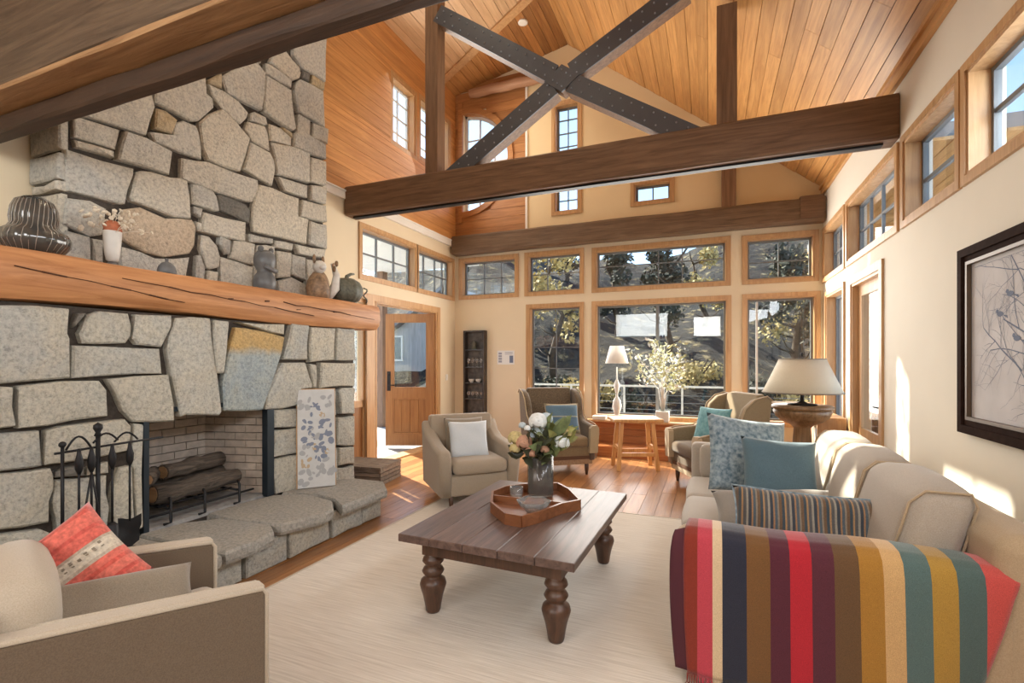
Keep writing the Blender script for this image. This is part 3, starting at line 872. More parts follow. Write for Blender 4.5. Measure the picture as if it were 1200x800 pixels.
# ------------------------------------------------------------------ doors
d1 = struct(thing('door_1', 'fir entry door with a large glass light, standing open outward', None, (LX, 7.44, 0)))
a0, a1, z0, z1 = L_DOOR
ring(fn_left, a0 - 0.13, a1 + 0.09, 0.0, z1 + 0.08, 0.09, -0.022, 0.0, wb=0).build('casing', M_TRIM, d1, world=True, weld=True)
ring(fn_left, a0, a1, 0.0, z1, 0.03, -0.01, 0.17, wb=0).build('jamb', M_TRIM, d1, world=True, weld=True)
m = MB(); fbox(m, fn_left, a0, a1, -0.02, 0.02, -0.03, 0.2); m.build('threshold', M_TRIM, d1, world=True)
def leaf(parent, hx, hy, ang, W, H, sgn):
    """door leaf hinged at hx,hy ; local x runs along the leaf"""
    off = Vector((hx, hy, 0)) - parent.location
    Mx = Matrix.Translation(off) @ Matrix.Rotation(ang, 4, 'Z')
    T = 0.022
    m = MB(); St = 0.125
    for x0, x1, z0, z1 in ((0, St, 0.02, H), (W - St, W, 0.02, H), (St, W - St, H - 0.13, H), (St, W - St, 0.02, 0.22), (St, W - St, 0.86, 1.02)):
        m.box(x0, x1, -T, T, z0, z1, M=Mx)
    lf = m.build('leaf', M_DOOR, parent)
    m = MB(); m.box(St, W - St, -0.004, 0.004, 0.22, 0.86, M=Mx)
    for k in range(4):
        w = (W - 2 * St) / 4; m.box(St + k * w + 0.006, St + (k + 1) * w - 0.006, -0.012, 0.012, 0.26, 0.82, M=Mx)
    m.build('panel', M_DOOR, lf)
    m = MB()
    for x0, x1, z0, z1 in ((St, W - St, 0.22, 0.25), (St, W - St, 0.83, 0.86), (St, St + 0.03, 0.25, 0.83), (W - St - 0.03, W - St, 0.25, 0.83), (St, W - St, 1.02, 1.045), (St, W - St, H - 0.155, H - 0.13), (St, St + 0.025, 1.045, H - 0.155), (W - St - 0.025, W - St, 1.045, H - 0.155)):
        m.box(x0, x1, -0.019, 0.019, z0, z1, M=Mx)
    m.build('moulding', M_DOOR, lf)
    m = MB(); m.box(St + 0.01, W - St - 0.01, -0.003, 0.003, 1.03, H - 0.14, M=Mx); m.build('pane', M_PANE, lf)
    m = MB(); xh = W - 0.06
    m.box(xh - 0.03, xh + 0.03, -T - 0.012, T + 0.012, 0.98, 1.32, M=Mx)
    for s in (-1, 1):
        m.tube([Mx @ Vector((xh, s * T, 1.08)), Mx @ Vector((xh, s * (T + 0.05), 1.08)), Mx @ Vector((xh - 0.11, s * (T + 0.05), 1.08))], 0.01)
        m.ball(Mx @ Vector((xh, s * (T + 0.016), 1.26)), 0.018)
    m.build('handle', M_IRON, lf)
    m = MB()
    for z in (0.25, 1.2, 2.1): m.tube([Mx @ Vector((0, -T, z)), Mx @ Vector((0, -T, z + 0.1))], 0.012)
    m.build('hinge', M_IRON, lf)
# the far leaf swings outward, the near leaf stands right open against the porch
leaf(d1, LX - 0.02, 7.40, R(180 + 21), 0.86, 2.33, 1)
leaf(d1, LX - 0.04, 5.80, R(178), 0.84, 2.33, -1)
d2 = struct(thing('door_2', 'glazed fir door in the right wall beyond the sofa', None, (RX, 5.58, 0)))
a0, a1, z0, z1 = R_DOOR
ring(fn_right, a0 - 0.085, a1 + 0.085, 0.0, z1 + 0.085, 0.085, -0.022, 0.0, wb=0).build('casing', M_TRIM, d2, world=True, weld=True)
ring(fn_right, a0, a1, 0.0, z1, 0.03, -0.01, 0.17, wb=0).build('jamb', M_TRIM, d2, world=True, weld=True)
m = MB()
for p in ((a0 + 0.03, a0 + 0.15, 0.02, z1 - 0.03), (a1 - 0.15, a1 - 0.03, 0.02, z1 - 0.03), (a0 + 0.15, a1 - 0.15, z1 - 0.15, z1 - 0.03), (a0 + 0.15, a1 - 0.15, 0.62, 0.76), (a0 + 0.15, a1 - 0.15, 0.02, 0.24)):
    fbox(m, fn_right, *p, 0.05, 0.09)
m.build('leaf', M_TRIM, d2, world=True, weld=True)
m = MB(); fbox(m, fn_right, a0 + 0.14, a1 - 0.14, 0.23, 0.63, 0.06, 0.08); m.build('panel', M_TRIM, d2, world=True)
m = MB(); fbox(m, fn_right, a0 + 0.14, a1 - 0.14, 0.75, z1 - 0.14, 0.068, 0.072); m.build('pane', M_PANE, d2, world=True, weld=True)
m = MB(); m.tube([fn_right(a0 + 0.09, 1.05, 0.05), fn_right(a0 + 0.09, 1.05, -0.01), fn_right(a0 + 0.2, 1.05, -0.01)], 0.009); m.build('handle', M_IRON, d2, world=True)

# ------------------------------------------------------------------ roof timbers
rt = thing('roof_truss', 'dark timber tie beam with two posts and a steel plated cross brace spanning the room', 'truss', (-1.48, 5.19, 3.41))
m = MB()
segs = 16
def beam_grid(m, x0, x1, y0, y1, z0, z1, jit, seed, ch=0.02, n=16):
    r = random.Random(seed)
    prof = [(y0, z0 + ch), (y0, z1 - ch), (y0 + ch, z1), (y1 - ch, z1), (y1, z1 - ch), (y1, z0 + ch), (y1 - ch, z0), (y0 + ch, z0)]
    vs, fs = [], []
    for i in range(n + 1):
        x = x0 + (x1 - x0) * i / n
        for y, z in prof:
            vs.append((x, y + r.uniform(-jit, jit), z + r.uniform(-jit, jit)))
    k = 8
    for i in range(n):
        for j in range(k):
            fs.append((i * k + j, i * k + (j + 1) % k, (i + 1) * k + (j + 1) % k, (i + 1) * k + j))
    fs.append(tuple(range(k - 1, -1, -1))); fs.append(tuple(n * k + j for j in range(k)))
    return m.add(vs, fs)
beam_grid(m, LX + 0.03, RX - 0.005, 5.07, 5.31, 3.405, 3.785, 0.004, 2)
m.build('tie_beam', M_BEAM, rt, world=True, weld=True)
m = MB(); m.box(LX + 0.1, RX - 0.1, 5.15, 5.22, 3.385, 3.41); m.build('underside_strip', M_IRON, rt, world=True)
for x0, x1, zt in ((-3.22, -3.05, 6.69), (0.06, 0.24, 4.93)):
    m = MB(); m.box(x0, x1, 5.10, 5.28, 3.78, zt); m.build('post', M_POST, rt, world=True)
BC = Vector((-1.49, 5.19, 4.57))
bolts = MB()
for ex, ez in ((-2.92, 3.675), (-0.08, 3.665), (-3.05, 5.70), (-0.22, 5.22)):
    e = Vector((ex, 5.19, ez)); d = (e - BC).normalized()
    m = MB(); m.bar(BC + d * 0.1, e, 0.17, 0.19, (0, 1, 0)) if False else m.bar(BC + d * 0.12, e, 0.155, 0.19, d.cross(Vector((0, 1, 0))))
    br = m.build('brace', M_POST, rt, world=True)
    m = MB(); f = Vector((0, -0.088, 0))
    m.bar(BC + d * .12 + f, e + f, 0.012, 0.20, d.cross(Vector((0, 1, 0))))
    m.build('steel_plate', M_STEEL, rt, world=True)
    L = (e - BC).length; up = d.cross(Vector((0, 1, 0)))
    k = 0.16
    while k < L - 0.05:
        for s in (-0.05, 0.05):
            bolts.ball(BC + d * (k + (0.04 if s > 0 else 0)) + up * s + Vector((0, -0.096, 0)), 0.011, n=6, m=4)
        k += 0.13
m = MB(); m.prism([(-1.49 + .20, 4.57), (-1.49, 4.57 + .15), (-1.49 - .20, 4.57), (-1.49, 4.57 - .15)], lambda a, b, w: (a, w, b), 5.088, 5.11)
m.build('centre_plate', M_STEEL, rt, world=True, weld=True)
m = MB(); m.prism([(-1.49 + .18, 4.57), (-1.49, 4.57 + .135), (-1.49 - .18, 4.57), (-1.49, 4.57 - .135)], lambda a, b, w: (a, w, b), 5.115, 5.28); m.build('brace_core', M_POST, rt, world=True, weld=True)
for dx, dz in ((.1, 0), (-.1, 0), (0, .09), (0, -.09), (.05, .045), (-.05, -.045)): bolts.ball((-1.49 + dx, 5.088, 4.57 + dz), .011, n=6, m=4)
bo = bolts.build('bolts', M_BOLT, rt, world=True); tag(bo, 'rows of bright bolt heads on the steel plates', kind='stuff')

bb = thing('back_beam', 'dark rough timber beam above the back windows', 'beam', (-1.48, 7.97, 3.46))
beam_grid(MB(), 0, 1, 0, 1, 0, 1, 0, 1)
m = beam_grid(MB(), LX + 0.05, RX - 0.01, 7.88, 8.09, 3.46, 3.80, 0.006, 4, 0.03); m.build('timber', M_BEAMO, bb, world=True, weld=True)
m = MB(); m.box(1.18, 1.47, 7.865, 7.885, 3.50, 3.79); m.box(1.18, 1.47, 7.87, 8.0, 3.79, 3.82)
m.build('end_bracket', M_BEAM, bb, world=True)
m = MB(); m.box(0.16, 0.36, 7.92, 8.08, 3.80, 4.98); m.build('post', M_POST, bb, world=True)

lb = thing('loft_beam', 'heavy old timber beam overhead, nearest the viewpoint', 'beam', (-1.48, 1.6, 3.01))
m = beam_grid(MB(), LX + 0.02, RX - 0.01, 1.43, 1.78, 3.03, 3.75, 0.006, 6, 0.012); m.build('timber', M_LOFT, lb, world=True, weld=True)
m = beam_grid(MB(), LX + 0.02, RX - 0.01, 1.425, 1.60, 3.005, 3.032, 0.003, 8, 0.006, 20); m.build('soffit_board', M_BEAMT, lb, world=True, weld=True)  # thin tan layer under the beam, paler than its front face
m = beam_grid(MB(), LX + 0.02, RX - 0.01, 1.575, 1.668, 2.90, 3.005, 0.004, 9, 0.012, 24); m.build('ledger', wood('ledger_dark', (0.028, 0.014, 0.008), (0.075, 0.038, 0.020), 'X', rough=0.6, bump=0.4, var=0.05), lb, world=True, weld=True)
m = MB(); m.box(-4.13, -3.98, 1.38, 1.425, 3.36, 3.62); m.tube([(-4.055, 1.37, 3.40), (-4.055, 1.43, 3.40)], 0.03); m.build('iron_bracket', M_IRON, lb, world=True)

lg = thing('purlin_log', 'round pale log under the boarded ceiling by the back gable', 'log', (-3.3, 7.98, 6.36))
m = MB(); m.tube([(-4.08 + 0.15 * k, 7.98 + 0.008 * math.sin(k * 1.7), 6.40 + 0.006 * math.cos(k * 2.1)) for k in range(12)], [0.075] + [0.085] * 10 + [0.08], 12)
m.build('round_timber', wood('log_pink', (0.42, 0.22, 0.12), (0.60, 0.36, 0.22), 'X', rough=0.6), lg, world=True)

for i, (x, y) in enumerate(((-2.73, 7.16), (-2.75, 4.3), (-2.75, 2.4), (-1.6, 3.2))):
    z = roof_z(x)
    t = thing('downlight', ('recessed ceiling downlight near the peak above the cross brace', 'recessed ceiling downlight over the rug, hidden by the loft beam', 'recessed ceiling downlight nearest the chimney, out of the picture', 'recessed ceiling downlight in the right slope, out of the picture')[i], 'downlight', (x, y, z))
    m = MB(); m.lathe([(0.045, -0.012), (0.075, -0.016), (0.08, 0.0), (0.05, 0.0)], 20); m.build('trim_ring', M_WHITE, t)
    m = MB(); m.lathe([(0.001, -0.008), (0.046, -0.008), (0.046, 0.0)], 20); m.build('bulb', M_BULB, t)
    d = bpy.data.lights.new('spot', 'SPOT'); d.energy = 45; d.color = (1, 0.84, 0.62); d.spot_size = R(110); d.spot_blend = 0.8; d.shadow_soft_size = 0.05
    o = bpy.data.objects.new('spot', d); COL.objects.link(o); o.parent = t; o.location = (0, 0, -0.05)

# ------------------------------------------------------------------ stone fireplace
fp = thing('stone_fireplace', 'tall fireplace and chimney of fitted grey fieldstone with a raised hearth', 'fireplace', (-4.06, 2.7, 0))
XU, XL = -4.12, -3.66
FY0, FY1, FZ0, FZ1 = 2.17, 3.23, 0.31, 1.13
m = MB()
m.box(LX + 0.002, XU - 0.012, 1.93, 4.37, 1.84, 6.47)
m.box(LX + 0.002, XL - 0.012, 0.6, FY0, 0, 1.84)
m.box(LX + 0.002, XL - 0.012, FY1, 4.34, 0, 1.84)
m.box(LX + 0.002, XL - 0.012, FY0, FY1, FZ1 + 0.02, 1.84)
m.box(LX + 0.002, -4.36, FY0, FY1, 0, FZ1 + 0.02)
m.box(-4.36, XL - 0.012, FY0, FY1, 0, 0.28)
m.build('mortar_core', M_MORTAR, fp, world=True)
rs = random.Random(21)
def stone_piece(poly, fn, depth, mat, parent=None, name='stone', shrink=0.006):
    cx = sum(p[0] for p in poly) / len(poly); cy = sum(p[1] for p in poly) / len(poly)
    def sh(p, d):
        v = Vector((cx - p[0], cy - p[1])); L = v.length
        return (p[0] + v.x / L * min(d, L * 0.4), p[1] + v.y / L * min(d, L * 0.4)) if L > 1e-6 else p
    # add mid points on long edges so the outline is not ruler straight
    q = []
    for i, p in enumerate(poly):
        n_ = poly[(i + 1) % len(poly)]
        q.append((p[0] + rs.uniform(-.004, .004), p[1] + rs.uniform(-.004, .004)))
        L = math.hypot(n_[0] - p[0], n_[1] - p[1])
        if L > 0.22:
            mx, my = (p[0] + n_[0]) / 2, (p[1] + n_[1]) / 2
            o = rs.uniform(-0.012, 0.009)
            q.append((mx + (n_[1] - p[1]) / L * o, my - (n_[0] - p[0]) / L * o))
    n = len(q)
    tilt = (rs.uniform(-.05, .05), rs.uniform(-.05, .05))
    dd = lambda p, d: d + (p[0] - cx) * tilt[0] + (p[1] - cy) * tilt[1]
    rings = [[sh(p, shrink * .3) for p in q], [sh(p, shrink * .55) for p in q], [sh(p, shrink * 2.2 + rs.uniform(0, .006)) for p in q]]
    vs = [fn(a, b, -0.02) for a, b in rings[0]] + [fn(a, b, dd((a, b), depth * .72)) for a, b in rings[1]] + [fn(a, b, dd((a, b), depth) + rs.uniform(-.004, .004)) for a, b in rings[2]]
    vs.append(fn(cx + rs.uniform(-.02, .02), cy + rs.uniform(-.02, .02), depth + rs.uniform(0.0, .014)))
    fs = []
    for r_ in (0, 1):
        for i in range(n):
            fs.append((r_ * n + i, r_ * n + (i + 1) % n, (r_ + 1) * n + (i + 1) % n, (r_ + 1) * n + i))
    for i in range(n): fs.append((2 * n + i, 2 * n + (i + 1) % n, 3 * n))
    m = MB(); m.add(vs, fs)
    return m.build(name, mat, parent or fp, world=True, weld=True)
fnU = lambda a, b, d: (XU + d, a, b)
fnL = lambda a, b, d: (XL + d, a, b)
fnS = lambda a, b, d: (a, 1.93 - d, b)
UP =  [[(197,319),(201,321),(214,322),(227,323),(224,307),(210,306),(198,305)],[(198,304),(210,305),(223,305),(223,300),(214,300),(199,299)],[(201,322),(224,346),(247,365),(250,358),(251,352),(245,327),(229,325)],[(251,351),(259,353),(268,349),(266,342),(264,335),(250,334)],[(251,362),(251,370),(292,403),(294,384),(299,382),(300,375),(287,357),(281,354),(265,355),(252,356)],[(247,330),(264,333),(266,347),(274,352),(285,352),(288,347),(290,325),(272,324),(259,325),(251,324)],[(229,324),(245,325),(265,322),(262,302),(255,301),(224,300),(226,312)],[(193,296),(236,297),(235,292),(232,279),(230,268),(224,267),(212,267),(194,267)],[(237,295),(241,298),(249,300),(263,300),(272,303),(277,302),(280,271),(265,268),(234,272),(233,274)],[(194,262),(207,264),(217,261),(215,241),(207,238),(192,243)],[(229,264),(240,269),(259,266),(281,270),(284,265),(283,249),(279,241),(259,234),(243,235),(228,241),(227,253)],[(193,240),(207,238),(207,214),(189,213)],[(208,238),(215,238),(215,215),(209,214)],[(226,236),(251,232),(266,234),(278,238),(275,217),(226,212)],[(295,396),(307,409),(308,396),(295,393)],[(294,393),(308,395),(325,393),(336,387),(334,381),(328,373),(321,373),(307,378),(299,384)],[(308,406),(341,442),(354,435),(353,411),(350,396),(313,394)],[(355,446),(362,448),(388,445),(387,437),(355,436)],[(360,450),(366,464),(378,473),(399,465),(401,461),(398,453),(388,445)],[(390,474),(390,487),(438,523),(436,470),(403,466)],[(402,464),(413,467),(412,457),(401,456)],[(415,467),(435,468),(434,459),(415,456)],[(355,434),(387,436),(389,422),(393,397),(388,392),(352,396)],[(399,454),(434,458),(436,417),(396,416),(391,438),(393,447)],[(338,388),(343,392),(356,392),(358,386),(354,383),(338,381)],[(335,379),(354,383),(358,375),(360,360),(340,362),(332,370)],[(287,356),(295,367),(308,378),(313,376),(321,372),(337,363),(327,328),(323,327),(295,327),(290,334),(287,353)],[(359,388),(375,390),(388,385),(387,377),(360,371),(358,381)],[(375,391),(388,390),(388,385),(377,388)],[(396,415),(412,416),(412,395),(438,398),(438,382),(388,376),(389,390),(394,394)],[(416,414),(440,418),(439,400),(415,396)],[(338,360),(361,360),(366,353),(368,344),(363,326),(330,332)],[(361,370),(386,376),(412,378),(412,346),(369,340),(365,357)],[(415,376),(438,380),(437,351),(413,348)],[(369,338),(411,343),(411,329),(377,326)],[(414,345),(437,349),(436,329),(413,328)],[(272,320),(295,325),(345,326),(346,319),(339,303),(332,301),(277,302),(272,303)],[(280,301),(286,303),(300,302),(304,297),(306,285),(301,283),(281,284)],[(303,298),(306,300),(334,299),(339,294),(338,282),(306,285)],[(345,317),(348,323),(363,325),(396,324),(397,305),(411,305),(409,278),(342,275),(339,298)],[(402,325),(435,328),(437,309),(399,306)],[(412,305),(437,306),(437,278),(411,279)],[(290,280),(332,282),(332,263),(289,262)],[(282,282),(290,282),(289,274),(282,276)],[(283,270),(289,270),(289,262),(286,262)],[(289,260),(296,260),(304,253),(307,244),(306,234),(298,231),(294,232),(288,248)],[(306,263),(317,261),(317,248),(313,247),(305,255)],[(320,262),(343,264),(342,243),(317,245)],[(335,272),(363,273),(363,268),(336,264)],[(365,272),(389,274),(387,266),(366,265)],[(391,274),(437,278),(435,268),(396,265)],[(307,244),(342,241),(341,212),(306,211)],[(285,241),(288,242),(293,232),(291,214),(284,213)],[(295,230),(305,230),(303,212),(293,213)],[(367,262),(386,264),(385,237),(369,235)],[(387,263),(407,263),(406,237),(386,241)],[(370,232),(386,239),(406,234),(406,208),(370,206)],[(409,262),(432,265),(438,209),(408,208)],[(344,263),(366,266),(366,247),(343,243)],[(342,242),(366,245),(366,210),(341,210)]]
LOW = [[(141,181),(172,182),(172,167),(173,164),(173,140),(170,139),(141,137)],[(179,170),(182,179),(189,182),(206,182),(208,174),(208,167),(205,162),(189,161),(180,161),(178,167)],[(175,173),(177,180),(182,180),(175,170)],[(210,182),(234,183),(235,176),(227,160),(211,161),(208,165)],[(175,160),(193,160),(226,159),(228,141),(191,140),(174,139)],[(141,136),(147,136),(148,113),(141,113)],[(149,136),(189,138),(193,131),(194,114),(175,113),(149,112)],[(193,138),(231,140),(236,119),(236,106),(209,108),(202,117),(197,131)],[(237,182),(264,184),(266,165),(273,109),(271,107),(243,110),(240,109),(231,159),(232,167)],[(267,183),(280,183),(279,163),(274,140),(269,140),(266,170)],[(286,178),(295,178),(336,172),(333,157),(311,107),(275,110),(274,131),(281,163)],[(286,182),(335,184),(334,174),(306,178)],[(343,185),(364,185),(362,151),(333,151)],[(367,184),(400,185),(398,151),(366,149),(364,164)],[(404,185),(431,186),(432,151),(402,151)],[(333,149),(359,149),(368,127),(367,124),(355,123),(349,108),(314,107),(315,121),(326,141)],[(365,148),(374,147),(374,123),(370,123)],[(379,149),(431,148),(431,122),(410,123),(378,123)],[(406,120),(413,122),(431,121),(429,92),(408,94)],[(324,106),(351,105),(352,87),(325,90)],[(324,88),(358,87),(358,63),(324,64)],[(324,62),(358,61),(358,28),(326,30)],[(355,112),(362,113),(362,88),(356,89)],[(405,91),(430,90),(430,57),(405,62)],[(406,59),(429,56),(430,37),(406,40)],[(405,37),(430,35),(430,16),(405,19)],[(363,118),(402,119),(402,94),(363,93)],[(363,91),(402,92),(402,62),(363,61)],[(363,58),(402,59),(402,23),(363,26)],[(140,110),(159,110),(160,89),(156,88),(140,89)],[(162,109),(169,111),(204,111),(208,106),(208,90),(172,88),(161,89)],[(209,108),(215,107),(214,35),(210,35),(208,91)],[(140,88),(164,87),(166,82),(166,74),(164,67),(163,54),(140,57)],[(166,84),(172,86),(181,85),(181,78),(166,80)],[(166,79),(181,77),(193,76),(194,54),(192,38),(168,39),(165,66)],[(183,83),(194,85),(194,77),(182,78)],[(200,79),(207,80),(209,49),(209,36),(201,35),(197,41),(195,53)],[(140,55),(160,52),(164,48),(163,37),(140,43)],[(140,42),(162,36),(165,23),(140,26)],[(165,37),(197,36),(210,32),(210,17),(167,22)]]
for i, p in enumerate(UP):
    mat = M_TAN if i == 10 else M_RUST if i in (3, 14, 21, 28) else M_DARKST if i in (20, 38) else M_STONE
    stone_piece([(a / 100, b / 100) for a, b in p], fnU, 0.035 + rs.uniform(0, .02), mat)
for i, p in enumerate(LOW):
    mat = M_DARKST if i in (2, 33) else M_KEY if i == 10 else M_STONEL
    stone_piece([(a / 100, b / 100) for a, b in p], fnL, 0.04 + rs.uniform(0, .02), mat)
# ochre vein of the large keystone : a weathered cap on that stone
def inside(p, poly):
    c = False
    for (x0, y0), (x1, y1) in zip(poly, poly[1:] + poly[:1]):
        if (y0 > p[1]) != (y1 > p[1]) and p[0] < (x1 - x0) * (p[1] - y0) / (y1 - y0) + x0: c = not c
    return c
UPM = [[(a / 100, b / 100) for a, b in p] for p in UP]
def free(y0, y1, z0, z1):
    pts = [(y0 + (y1 - y0) * u, z0 + (z1 - z0) * v) for u in (.06, .35, .65, .94) for v in (.06, .5, .94)]
    return not any(inside(q, p) for q in pts for p in UPM)
zr = 2.9
while zr < 6.15:
    hgt = .17 if zr < 5.3 else .30
    y = 1.95
    while y < 4.3:
        for L in (rs.uniform(.35, .5), .24, .14, .08):
            y2 = min(y + L, 4.36)
            if y2 - y > .05 and zr > 3.0 + (y2 - 1.95) * .75 and free(y, y2, zr, zr + hgt):
                stone_piece([(y, zr), (y2 - .012, zr), (y2 - .012, zr + hgt - .012), (y, zr + hgt - .012)], fnU, .04, M_STONE)
                y = y2
                break
        else:
            y += .04
    zr += hgt
z = 1.86
for dz in (.22, .27, .31, .075, .20, .33, .36, .3, .4, .35, .4, .38, .42, .4):
    if z + dz < 6.46: stone_piece([(-4.45, z + .01), (-4.10, z + .01), (-4.10, z + dz - .008), (-4.45, z + dz - .008)], fnS, .035, M_STONE)
    z += dz
for (y0, y1, z0, z1) in ((.62, 1.0, 0.02, .5), (1.02, 1.4, 0.02, .42), (.62, 1.38, .52, .9), (.62, 1.1, .92, 1.3), (1.12, 1.38, .92, 1.3), (.62, 1.38, 1.32, 1.8)):
    stone_piece([(y0, z0), (y1, z0), (y1, z1), (y0, z1)], fnL, .045, M_STONEL)
# fire box : brick lining laid in courses, steel surround
def brick(c, size, rot):
    o = bpy.data.objects.new('brick', BRK); COL.objects.link(o); o.parent = fp
    o.location = Vector(c) - fp.location; o.scale = size; o.rotation_euler = (0, 0, rot); return o
bm_ = MB(); bm_.box(-.5, .5, -.5, .5, -.5, .5); BRK = bm_.mesh('brick'); BRK.materials.append(M_BRICK)
def brick_wall(p, q, courses, z0, h, L):
    p, q = Vector(p), Vector(q); d = (q - p); W = d.length; d.normalize(); ang = math.atan2(d.y, d.x)
    for c in range(courses):
        s = -L / 2 if c % 2 else 0.0
        while s < W - .01:
            a, b = max(0, s), min(W, s + L)
            if b - a > .03:
                mid = p + d * ((a + b) / 2)
                brick((mid.x, mid.y, z0 + (c + .5) * h), (b - a - .007, .05, h - .007), ang)
            s += L
brick_wall((-4.31, 2.28), (-4.31, 3.09), 12, .31, .068, .205)
brick_wall((-4.30, 3.09), (-3.74, 3.24), 12, .31, .068, .205)
brick_wall((-3.74, 2.16), (-4.30, 2.28), 12, .31, .068, .205)
m = MB(); m.box(-4.355, -4.325, FY0, FY1, .3, FZ1 + .02)
m.bar((-4.31, 3.12, .72), (-3.70, 3.28, .72), .03, .84); m.bar((-4.31, 2.25, .72), (-3.70, 2.13, .72), .03, .84)
m.build('brick_joints', M_BRICKM, fp, world=True)
m = MB(); m.box(-4.33, XL - .02, FY0, FY1, .28, .312); m.build('ash_floor', M_ASH, fp, world=True)
m = MB()
m.box(XL - .03, XL + .035, FY0 - .015, FY0 + .02, .30, FZ1 + .03)
m.box(XL - .03, XL + .035, FY1 - .06, FY1 + .01, .30, FZ1 + .03)
m.box(XL - .03, XL + .03, FY0, FY1, FZ1, FZ1 + .035)
m.build('steel_surround', plain('steel_blue_black', (.03, .042, .055), .4, metal=.5), fp, world=True)
# raised hearth : irregular slabs on a course of blocks
def slab(poly, z0, z1, mat, name='hearth_slab'):
    cx = sum(p[0] for p in poly) / len(poly); cy = sum(p[1] for p in poly) / len(poly)
    n = len(poly)
    def sc(k, j): return [(cx + (a - cx) * k + rs.uniform(-j, j), cy + (b - cy) * k + rs.uniform(-j, j)) for a, b in poly]
    rings = [(sc(.985, .004), z0), (sc(1.0, .005), z0 + (z1 - z0) * .3), (sc(1.0, .005), z1 - .018), (sc(.965, .004), z1)]
    vs = [(a, b, z) for r_, z in rings for a, b in r_] + [(cx, cy, z1 + .004)]
    fs = [(k * n + i, k * n + (i + 1) % n, (k + 1) * n + (i + 1) % n, (k + 1) * n + i) for k in range(3) for i in range(n)]
    fs += [(3 * n + i, 3 * n + (i + 1) % n, 4 * n) for i in range(n)] + [tuple(range(n - 1, -1, -1))]
    m = MB(); m.add(vs, fs)
    return m.build(name, mat, fp, world=True, weld=True)
S1 = [(-3.645, 2.13), (-3.60, 2.42), (-3.44, 2.58), (-2.97, 2.625), (-2.83, 2.53), (-2.78, 2.34), (-2.80, 2.14), (-3.2, 2.12)]
S2 = [(-3.645, 2.62), (-3.645, 2.95), (-3.60, 3.22), (-3.36, 3.35), (-3.0, 3.28), (-2.82, 3.10), (-2.79, 2.98), (-2.90, 2.65), (-3.2, 2.60), (-3.45, 2.60)]
S3 = [(-3.60, 3.30), (-3.60, 3.75), (-3.36, 3.98), (-2.99, 3.99), (-2.80, 3.78), (-2.80, 3.18), (-3.0, 3.31), (-3.25, 3.37)]
S0 = [(-3.60, 1.15), (-3.60, 2.10), (-2.80, 2.11), (-2.78, 1.6), (-2.82, 1.15)]
for S_ in (S0, S1, S2, S3): slab(S_, .225, .31, M_SLAB)
fnH = lambda a, b, d: (-2.98 + d, a, b)
for (y0, y1) in ((1.17, 1.62), (1.64, 2.15), (2.17, 2.37), (2.40, 2.755), (2.775, 3.205), (3.235, 3.60), (3.615, 3.88)):
    stone_piece([(y0, .005), (y1, .005), (y1, .222), (y0, .222)], fnH, .035, M_STONEL, name='hearth_stone')
m = MB(); m.box(XL - .02, -2.99, 1.17, 3.85, 0.0, .228); m.build('hearth_core', M_MORTAR, fp, world=True)
stone_piece([(-3.6, .005), (-3.02, .005), (-3.02, .222), (-3.6, .222)], lambda a, b, d: (a, 3.85 + d, b), .03, M_STONEL, name='hearth_stone')
# mantel : one live-edge baulk with drying cracks
rm = random.Random(4)
prof = [(-4.11, 1.87), (-4.11, 2.14), (-3.70, 2.145), (-3.60, 2.135), (-3.575, 2.09), (-3.57, 1.98), (-3.585, 1.90), (-3.62, 1.855), (-3.72, 1.845)]
n = 30; vs = []; fs = []
for i in range(n + 1):
    y = 0.55 + (4.69 - 0.55) * i / n
    w1 = .016 * math.sin(y * 1.9) + .01 * math.sin(y * 4.7 + 1); w2 = .012 * math.sin(y * 2.6 + 2)
    for j, (x, z_) in enumerate(prof):
        fx = 1.0 if j >= 3 else 0
        vs.append((x + fx * (w1 + rm.uniform(-.004, .004)), y, z_ + (w2 if j >= 6 else 0) + (rm.uniform(-.003, .003) if j >= 2 else 0)))
k = len(prof)
for i in range(n):
    for j in range(k): fs.append((i * k + j, i * k + (j + 1) % k, (i + 1) * k + (j + 1) % k, (i + 1) * k + j))
fs.append(tuple(range(k - 1, -1, -1))); fs.append(tuple(n * k + j for j in range(k)))
m = MB(); m.add(vs, fs, True)
mant = m.build('mantel', M_MANTEL, fp, world=True, weld=True); mant.data.set_sharp_from_angle(angle=R(40))
m = MB()
def crack(pts, w):
    for (ya, za), (yb, zb) in zip(pts, pts[1:]):
        xa = -3.567 + .016 * math.sin(ya * 1.9) + .01 * math.sin(ya * 4.7 + 1); xb = -3.567 + .016 * math.sin(yb * 1.9) + .01 * math.sin(yb * 4.7 + 1)
        m.bar((xa, ya, za), (xb, yb, zb), .016, .62 * w * rm.uniform(.3, 1.5), (0, 0, 1))
crack([(1.45 + .12 * i, 2.03 - .012 * i + rm.uniform(-.005, .005)) for i in range(9)], .008)
crack([(2.0 + .15 * i, 2.045 - .009 * i + rm.uniform(-.006, .006)) for i in range(12)], .006)
crack([(3.3 + .14 * i, 2.03 - .006 * i + rm.uniform(-.006, .006)) for i in range(10)], .010)
for y_, z_ in ((2.75, 2.0), (3.1, 2.02), (3.45, 1.98), (3.9, 2.0)): crack([(y_, z_), (y_ + .04, z_ + .004)], .018)
m.build('crack', plain('crack_brown', (.075, .03, .014), .95), fp, world=True)

